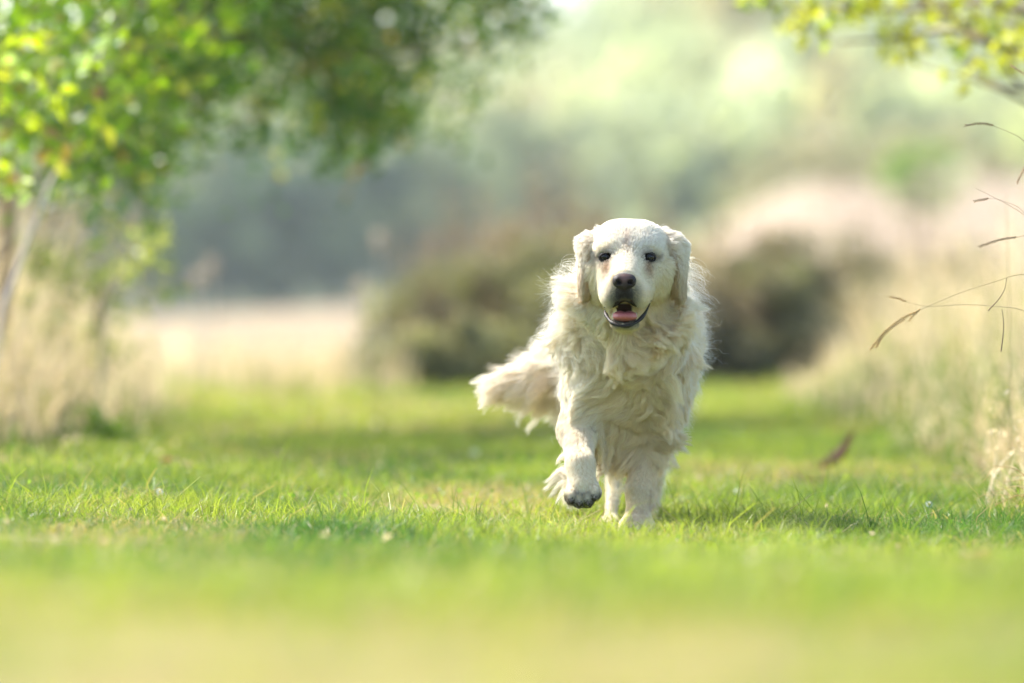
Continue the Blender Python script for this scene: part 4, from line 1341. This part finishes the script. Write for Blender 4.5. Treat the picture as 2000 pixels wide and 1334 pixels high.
    s.ell(NOSEC + [0, .004, -.007], (.0120, .012, .012), .010, 1)
    for sg in (-1, 1):
        s.ell(NOSEC + [sg * .0125, .006, -.001], (.0105, .0145, .0120), .006, 1)
        s.ell(NOSEC + [sg * .0108, -.008, -.0020], (.0054, .009, .0042), .003, 1, True, sg * .5)
        s.cone(NOSEC + [sg * .0135, -.006, -.006], NOSEC + [sg * .0205, -.002, -.0085], .0015, .001, .002, 1, True)
    s.cone(NOSEC + [0, -.0105, -.004], NOSEC + [0, -.008, -.020], .0008, .0008, .002, 1, True)
    Vn, Fn = s.mesh()
    vx, vy, vz = (Vn - NOSEC).T
    pk = np.exp(-((vx / .010) ** 2 + ((vz - .006) / .008) ** 2))
    cn = lerpc([.022, .014, .012], [.17, .085, .07], np.clip(pk * .9 + .25 * (fbm(Vn, 120) - .5), 0, 1))
    hole = np.zeros(len(Vn))
    for sg in (-1, 1):
        hole = np.maximum(hole, np.exp(-(((vx - sg * .0108) / .0055) ** 2 + ((vz + .0020) / .0045) ** 2) ** 2))
    cn = lerpc2(cn, [.006, .004, .004], hole * .8)
    m_n, nt, out = new_mat("nose_leather")
    Nn = nt.nodes.new; L = nt.links.new
    a = Nn("ShaderNodeAttribute"); a.attribute_name = "col"
    pb = Nn("ShaderNodeBsdfPrincipled"); pb.inputs["Roughness"].default_value = .55; pb.inputs["Specular IOR Level"].default_value = .25
    vo = Nn("ShaderNodeTexVoronoi"); vo.inputs["Scale"].default_value = 700
    tc = Nn("ShaderNodeTexCoord"); L(tc.outputs["Object"], vo.inputs["Vector"])
    bp = Nn("ShaderNodeBump"); bp.inputs["Strength"].default_value = .5; bp.inputs["Distance"].default_value = .0006
    L(vo.outputs["Distance"], bp.inputs["Height"]); L(bp.outputs[0], pb.inputs["Normal"])
    L(a.outputs["Color"], pb.inputs["Base Color"]); L(pb.outputs[0], out.inputs[0])
    mesh_np("nose", Vn, Fn, m_n, root, cn, True)
    # ---- tongue, lips, teeth
    m_t = mat_solid("tongue", (.36, .085, .085), (.52, .16, .15), 260, .45, .4, .6, .1, 4, .1)
    tc_ = dp(1220, 610, -.290)
    s = SDF(tc_ - [.04, .07, .03], tc_ + [.04, .07, .03], .0013)
    s.ell(tc_, (.0240, .048, .0100), .006, 1)
    s.ell(tc_ + [0, -.026, -.003], (.0225, .022, .0075), .01, 1)
    s.cone(tc_ + [0, -.05, .0135], tc_ + [0, .03, .0135], .005, .005, .006, 1, True)
    Vt, Ft = s.mesh()
    mesh_np("tongue", Vt, Ft, m_t, root, None, True)
    g = Geo()
    lw = spline([dp(1180, 598, -.262), dp(1185, 612, -.290), dp(1197, 625, -.314), dp(1219, 631, -.328), dp(1240, 625, -.316), dp(1257, 610, -.290), dp(1270, 586, -.254)], 40)
    rr = .0030 + .0014 * np.sin(np.linspace(0, 14, 40)) ** 2
    rr = rr * np.clip(np.sin(np.linspace(.06, 3.08, 40)) * 2.2, .12, 1)
    tube(g, lw, rr, (1, 1, 1), 8)
    g.build("lower_lip", m_dark, root, O3, True)
    g = Geo()
    up = spline([dp(1181, 596, -.264), dp(1188, 595, -.312), dp(1201, 593, -.345), dp(1211, 583, -.356), dp(1219, 577, -.358), dp(1228, 583, -.356), dp(1241, 592, -.345), dp(1256, 590, -.308), dp(1271, 583, -.258)], 30)
    tube(g, up + np.array([0, .006, .002]), .0019, (1, 1, 1), 7)
    g.build("upper_lip", m_dark, root, O3, True)
    m_th = mat_solid("teeth", (.62, .52, .36), (.7, .62, .48), 200, .35, .5, .1)
    for px, py, y, hh in [(1197, 612, -.312, .007), (1243, 611, -.312, .007)]:
        g = Geo(); b = dp(px, py, y)
        tube(g, [b - [0, 0, .003], b, b + [0, 0, hh * .7], b + [0, 0, hh]], [.0018, .0018, .0012, .0003], (1, 1, 1), 6)
        g.build("tooth", m_th, root, O3, True)
    # ---- pads and claws of the raised forepaw, claws of the standing one
    m_pad = mat_solid("paw_pad", (.025, .018, .014), (.08, .055, .035), 160, .85, .2, .8)
    for q, w in ((1117, 971), (1131, 977), (1147, 975), (1160, 965)):
        c0 = dp(q, w, -.157)
        s = SDF(c0 - .03, c0 + .03, .0016); s.ell(c0, (.0085, .011, .0085), .004, 1)
        a_, b_ = s.mesh(); mesh_np("paw_pad", a_, b_, m_pad, root, None, True)
    c0 = dp(1140, 976, -.128)
    s = SDF(c0 - .04, c0 + .04, .0018); s.ell(c0, (.018, .014, .010), .004, 1)
    s.ell(c0 + [-.012, .003, -.001], (.009, .011, .009), .01, 1); s.ell(c0 + [.012, .003, -.001], (.009, .011, .009), .01, 1)
    a_, b_ = s.mesh(); mesh_np("paw_pad", a_, b_, m_pad, root, None, True)
    m_claw = mat_solid("claw", (.05, .038, .03), (.14, .10, .075), 120, .4, .5, .1)
    for (q, w, y) in [(1115, 968, -.163), (1131, 975, -.166), (1148, 973, -.166), (1163, 961, -.163), (1221, 1031, -.086), (1236, 1032, -.090), (1251, 1032, -.090), (1266, 1031, -.084)]:
        g = Geo(); b = dp(q, w, y)
        tube(g, [b + [0, .006, .004], b, b + [0, -.006, -.003], b + [0, -.009, -.008]], [.0028, .0026, .0016, .0004], (1, 1, 1), 6)
        g.build("claw", m_claw, root, O3, True)


# ------------------------------------------------------------------ thin seed stalks, leaves and flowers
def spikelets(g, P, n, rng, size, col):
    """overlapping husks along a seed head"""
    Q = spline(P, n)
    T = unit(np.gradient(Q, axis=0))
    for i, (q, t) in enumerate(zip(Q, T)):
        s = unit(np.cross(t, [0, 1, 0.2])) * (1 if i % 2 else -1)
        d = unit(t * 1.0 + s * 0.42 + rng.normal(size=3) * .12)
        L = size * rng.uniform(.75, 1.15)
        o = q + s * size * .10
        w = np.linspace(0, 1, 5)
        tube(g, o + d[None] * (w * L)[:, None], size * np.array([.06, .17, .19, .12, .02]), np.asarray(col) * rng.uniform(.8, 1.15), 5)

def build_stalks():
    rng = np.random.default_rng(501)
    D = 11.55
    c0 = (.50, .38, .21); dk = (.28, .20, .12)
    specs = [
        ("long arching seed stalk with paired drooping heads, lowest over the hedge", D,
         [(1795, 606), (1870, 574), (1940, 551), (2000, 536), (2060, 560), (2110, 700), (2125, 860)], 1.3,
         [[(1797, 606), (1762, 622), (1728, 648), (1701, 681)], [(1768, 624), (1742, 640), (1722, 660), (1712, 677)], [(1797, 604), (1786, 614), (1777, 625)]], c0, 9),
        ("pale thin stalk running almost level to a small head, just above the drooping heads", D + .05,
         [(1769, 589), (1800, 597), (1830, 598), (1880, 595), (1940, 598), (2000, 608), (2060, 660), (2100, 860)], 1.0,
         [[(1770, 589), (1755, 583), (1740, 580)]], (.50, .38, .22), 6),
        ("dark curled stem hanging between the two arching stalks", D - .03, [(1966, 543), (1962, 565), (1950, 585), (1936, 600), (1930, 607)], 1.4, [], dk, 0),
        ("short dark stem hanging straight down below the arching stalks", D - .02, [(1957, 604), (1960, 630), (1959, 655), (1955, 687)], 1.4, [], dk, 0),
        ("topmost long seed head on a stalk sloping down to the right side", D + .15,
         [(1938, 245), (1970, 258), (2000, 276), (2060, 340), (2120, 520), (2140, 860)], .9, [[(1940, 245), (1915, 241), (1886, 245)]], (.30, .23, .16), 8),
        ("very thin bare stalk crossing the pale slope", D + .2, [(1906, 368), (1940, 385), (2000, 420), (2060, 480), (2100, 860)], .7, [], (.38, .28, .2), 0),
        ("small dark seed head floating beneath the very thin bare stalk", D + .15, [(1930, 388), (1960, 393), (2010, 430), (2080, 600), (2110, 860)], .6, [[(1931, 388), (1918, 390), (1904, 393)]], (.3, .22, .15), 5),
        ("slender dark seed head pointing left at the hedge top", D + .1, [(1983, 464), (2010, 463), (2060, 500), (2120, 700), (2130, 860)], .9, [[(1985, 463), (1950, 469), (1914, 481)]], (.26, .2, .13), 9),
        ("seed head high at the edge under the yellow boughs", D + .1, [(2003, 146), (2050, 180), (2130, 400), (2150, 860)], .9, [[(2003, 147), (1988, 137), (1976, 129)]], (.5, .4, .28), 5),
        ("seed head at the edge beside the pale slope's lower part", D + .1, [(2006, 318), (2040, 340), (2120, 500), (2140, 860)], .9, [[(2004, 322), (1996, 338), (1987, 356)]], (.45, .33, .24), 5),
        ("thin dark upright stalk behind the arching ones", 13.4, [(1965, 380), (1968, 480), (1972, 620), (1974, 800)], 1.2, [], (.3, .22, .12), 0)]
    for lab, d, stem, w, heads, col, nh in specs:
        P = [at(a, b, d) for a, b in stem]
        grounded = nh > 0 or w < 1 or stem[-1][1] >= 800
        b = P[-1].copy()
        b[2] = float(height(b[0:1], b[1:2])[0]) - .01
        if grounded: P.append(b)
        root = empty("grass_stalk", b if grounded else P[0])
        O = tuple(root.location)
        g = Geo()
        Q = spline(P, 40)
        tube(g, Q, np.linspace(.00045, .0011, 40) * w, col, 6)
        g.build("stem", M_BARK, root, O, True)
        for h in heads:
            g = Geo()
            HP = [at(a, b_, d) for a, b_ in h]
            tube(g, spline(HP, 12), .0004, col, 5)
            L = np.linalg.norm(np.diff(np.array(HP), axis=0), axis=1).sum()
            spikelets(g, HP, max(6, int(L / .0022)), rng, .0055, np.array(col) * 1.3)
            g.build("seed_head", M_DRY, root, O, True)
        tag(root, lab, "grass stalk", "thin stalks arching in at the side")

def build_tuft():
    rng = np.random.default_rng(77)
    d = 11.9
    b0 = at(2035, 985, d); b0[2] = float(height(b0[0:1], b0[1:2])[0])
    root = empty("grass_tuft", b0); O = tuple(b0)
    g = Geo(); g2 = Geo()
    hand = [[(2030, 960), (1985, 915), (1960, 911), (1933, 910), (1915, 924)], [(2030, 960), (1990, 920), (1945, 912), (1925, 935), (1919, 943)], [(2030, 975), (1990, 950), (1963, 955), (1935, 962), (1917, 969), (1903, 977)],
            [(2035, 985), (2000, 966), (1970, 974), (1948, 986), (1930, 997)], [(2035, 985), (1995, 968), (1960, 979), (1945, 985), (1950, 979)], [(2040, 965), (2000, 930), (1978, 933)], [(2030, 955), (2000, 938), (1965, 941), (1945, 939), (1942, 935)],
            [(2035, 1000), (2000, 1010), (1975, 1005), (1953, 998)], [(2030, 985), (1990, 968), (1950, 967), (1925, 968)], [(2035, 975), (2010, 955), (1985, 985), (1970, 992)]]
    for h in hand:
        P = [at(a, b, d + rng.normal() * .03) for a, b in h]
        Q = spline(P, 16)
        tube(g, Q, np.linspace(.0011, .0004, 16) * rng.uniform(.8, 1.2), lerpc([.58, .44, .22], [.66, .56, .34], rng.random()), 5)
    B = np.tile(b0, (170, 1)) + rng.normal(size=(170, 3)) * [.045, .045, 0]
    blades(g2, B, rng.uniform(.06, .16, 170), .0022 * rng.uniform(.6, 1.3, 170), rng.uniform(.3, 1.3, 170),
           np.where(rng.random((170, 1)) < .5, [[.5, .4, .2]], [[.18, .26, .04]]) * rng.uniform(.8, 1.2, (170, 1)), None, 4, rng)
    g.build("stem", M_DRY, root, O, True); g2.build("blade", M_GRASS, root, O)
    tag(root, "straw coloured tuft of bent dry blades at the lawn's side, sharply seen", "grass tuft")

def curled_leaf(name, label, px, py, d, L, W, tilt, az, col, cat="leaf", seed=1, group=None):
    """a dead leaf: pointed oval sheet, folded on its midrib, curled, with a stalk and real thickness"""
    rng = np.random.default_rng(seed)
    c = at(px, py, d)
    u = np.linspace(0, 1, 15); v = np.linspace(-1, 1, 9)
    Vs = []
    for side in (1, -1):
        for a in u:
            w = W / 2 * math.sin(math.pi * min(a * .97 + .015, 1)) ** .75
            for b in v:
                x = (a - .5) * L; y = b * w
                z = abs(b) ** 1.4 * w * .55 + .22 * L * ((a - .5) * 2) ** 2 + .03 * W * math.sin(a * 19 + b * 4) + side * .0006
                Vs.append([x, y, z])
    Vs = np.array(Vs)
    ct, st = math.cos(tilt), math.sin(tilt)
    Vs = Vs @ np.array([[ct, 0, -st], [0, 1, 0], [st, 0, ct]]).T
    ca, sa = math.cos(az), math.sin(az)
    Vs = Vs @ np.array([[ca, -sa, 0], [sa, ca, 0], [0, 0, 1]]).T
    gz = float(height(c[0:1], c[1:2])[0])
    c[2] = gz + .008 - Vs[:, 2].min()
    F = []
    for s_ in range(2):
        o = s_ * 135
        for i in range(14):
            for j in range(8):
                q = [o + i * 9 + j, o + i * 9 + j + 1, o + (i + 1) * 9 + j + 1, o + (i + 1) * 9 + j]
                F.append(q if s_ == 0 else q[::-1])
    n = fbm(Vs, 25, 1)
    C = lerpc(np.array(col) * .6, np.array(col) * 1.3, n)
    root = empty(name, c)
    mesh_np("blade", Vs, F, M_DRY, root, C, True)
    g = Geo()
    e = Vs[4]; dr = unit((Vs[4] - Vs[9 * 7 + 4]))
    tube(g, spline([Vs[9 * 14 + 4] * .98, Vs[9 * 7 + 4] - [0, 0, .001], e, e + dr * L * .28 + [0, 0, .004]], 12), np.linspace(.0007, .0013, 12) * (L / .07), np.array(col) * .7, 5)
    g.build("stem", M_BARK, root, (0, 0, 0), True)
    return tag(root, label, cat, group)

def build_small():
    rng = np.random.default_rng(9)
    curled_leaf("dead_leaf", "large red brown curled dead leaf standing in the lawn below the wild grass bank", 1640, 930, 15.8, .165, .075, .70, .25, (.15, .075, .045), seed=3)
    for k, (px, d, col, lab) in enumerate([(322, 14.9, (.62, .44, .32), "pinkish dead leaf lying in the grass, left one of two close together"), (366, 14.8, (.60, .47, .36), "pinkish dead leaf lying in the grass, right one of two close together"),
                                           (455, 17.3, (.62, .48, .30), "pale dead leaf lying farther off behind the two pinkish ones"), (1590, 14.6, (.30, .14, .07), "dark brown dead leaf lying at the foot of the large red one"),
                                           (108, 16.0, (.55, .40, .28), "tan dead leaf lying beside the weed by the dry grass"), (1905, 8.9, (.66, .52, .36), "pale straw dead leaf close in front near the lower corner")]):
        curled_leaf("dead_leaf", lab, px, 0, d, rng.uniform(.055, .08), .04, rng.uniform(-.3, .3), rng.uniform(0, 3), col, seed=10 + k, group="dead leaves on the lawn")
    m_w = mat_solid("petal", (.72, .72, .68), (.85, .85, .82), 60, .6, .3, .1)
    m_y = mat_solid("flower_centre", (.6, .42, .03), (.75, .55, .05), 200, .7, .2, .4)
    for k, (px, py, d, lab) in enumerate([(927, 892, 16.6, "white daisy left of the dog's raised paw, farther back"), (1440, 960, 13.0, "small white daisy to the right of the dog, close to its shadow"),
                                          (1815, 985, 12.2, "white daisy near the straw coloured tuft"), (312, 985, 12.2, "small white daisy alone on the left part of the lawn")]):
        b = at(px, 0, d); b[2] = float(height(b[0:1], b[1:2])[0])
        tp = at(px, py, d); tp[2] = min(max(tp[2], b[2] + .03), b[2] + .07)
        root = empty("daisy", b); g = Geo()
        tube(g, spline([b - [0, 0, .005], (b + tp) / 2 + [.004, 0, 0], tp], 8), .0009, (.16, .24, .05), 5)
        g.build("stem", M_GRASS, root, tuple(b), True)
        tl = np.array([.15, -.75, .65]); tl /= np.linalg.norm(tl)
        A = unit(np.cross(tl, [0, 0, 1.])); B_ = np.cross(tl, A)
        r = .013 if k == 0 else .009
        s = SDF(tp - .02, tp + .02, .0009); s.ell(tp, (r * .33,) * 3, .002, 1); a_, f_ = s.mesh()
        mesh_np("flower_centre", a_ - b, f_, m_y, root, None, True)
        for q in range(16):
            a = q / 16 * 6.283 + rng.normal() * .05
            dr = A * math.cos(a) + B_ * math.sin(a); sd_ = np.cross(tl, dr)
            P = [tp + dr * r * .25 - b, tp + dr * r * .65 + sd_ * r * .14 + tl * .0006 - b, tp + dr * r - tl * .0012 - b, tp + dr * r * .65 - sd_ * r * .14 + tl * .0006 - b]
            o = mesh_np("petal", np.array(P), [[0, 1, 2, 3]], m_w, root)
        tag(root, lab, "daisy", "daisies in the lawn")
    # fallen feather-white petals in focus
    for k, (px, d, lab) in enumerate([(1541, 10.95, "white fallen petal lying in the grass in front, right of the dog"), (1842, 11.5, "white fallen petal next to the daisy by the tuft")]):
        curled_leaf("fallen_petal", lab, px, 0, d, .022, .009, .5, .6 + k, (.75, .78, .78), "petal", 50 + k)
    # leafy clover-like rosettes
# ------------------------------------------------------------------ build
import os
build_ground()
build_dog()
build_lawn()
build_glint_flecks()
build_wild()
build_far()
build_hedge()
build_near_trees()
build_stalks()
build_tuft()
build_small()
build_haze()
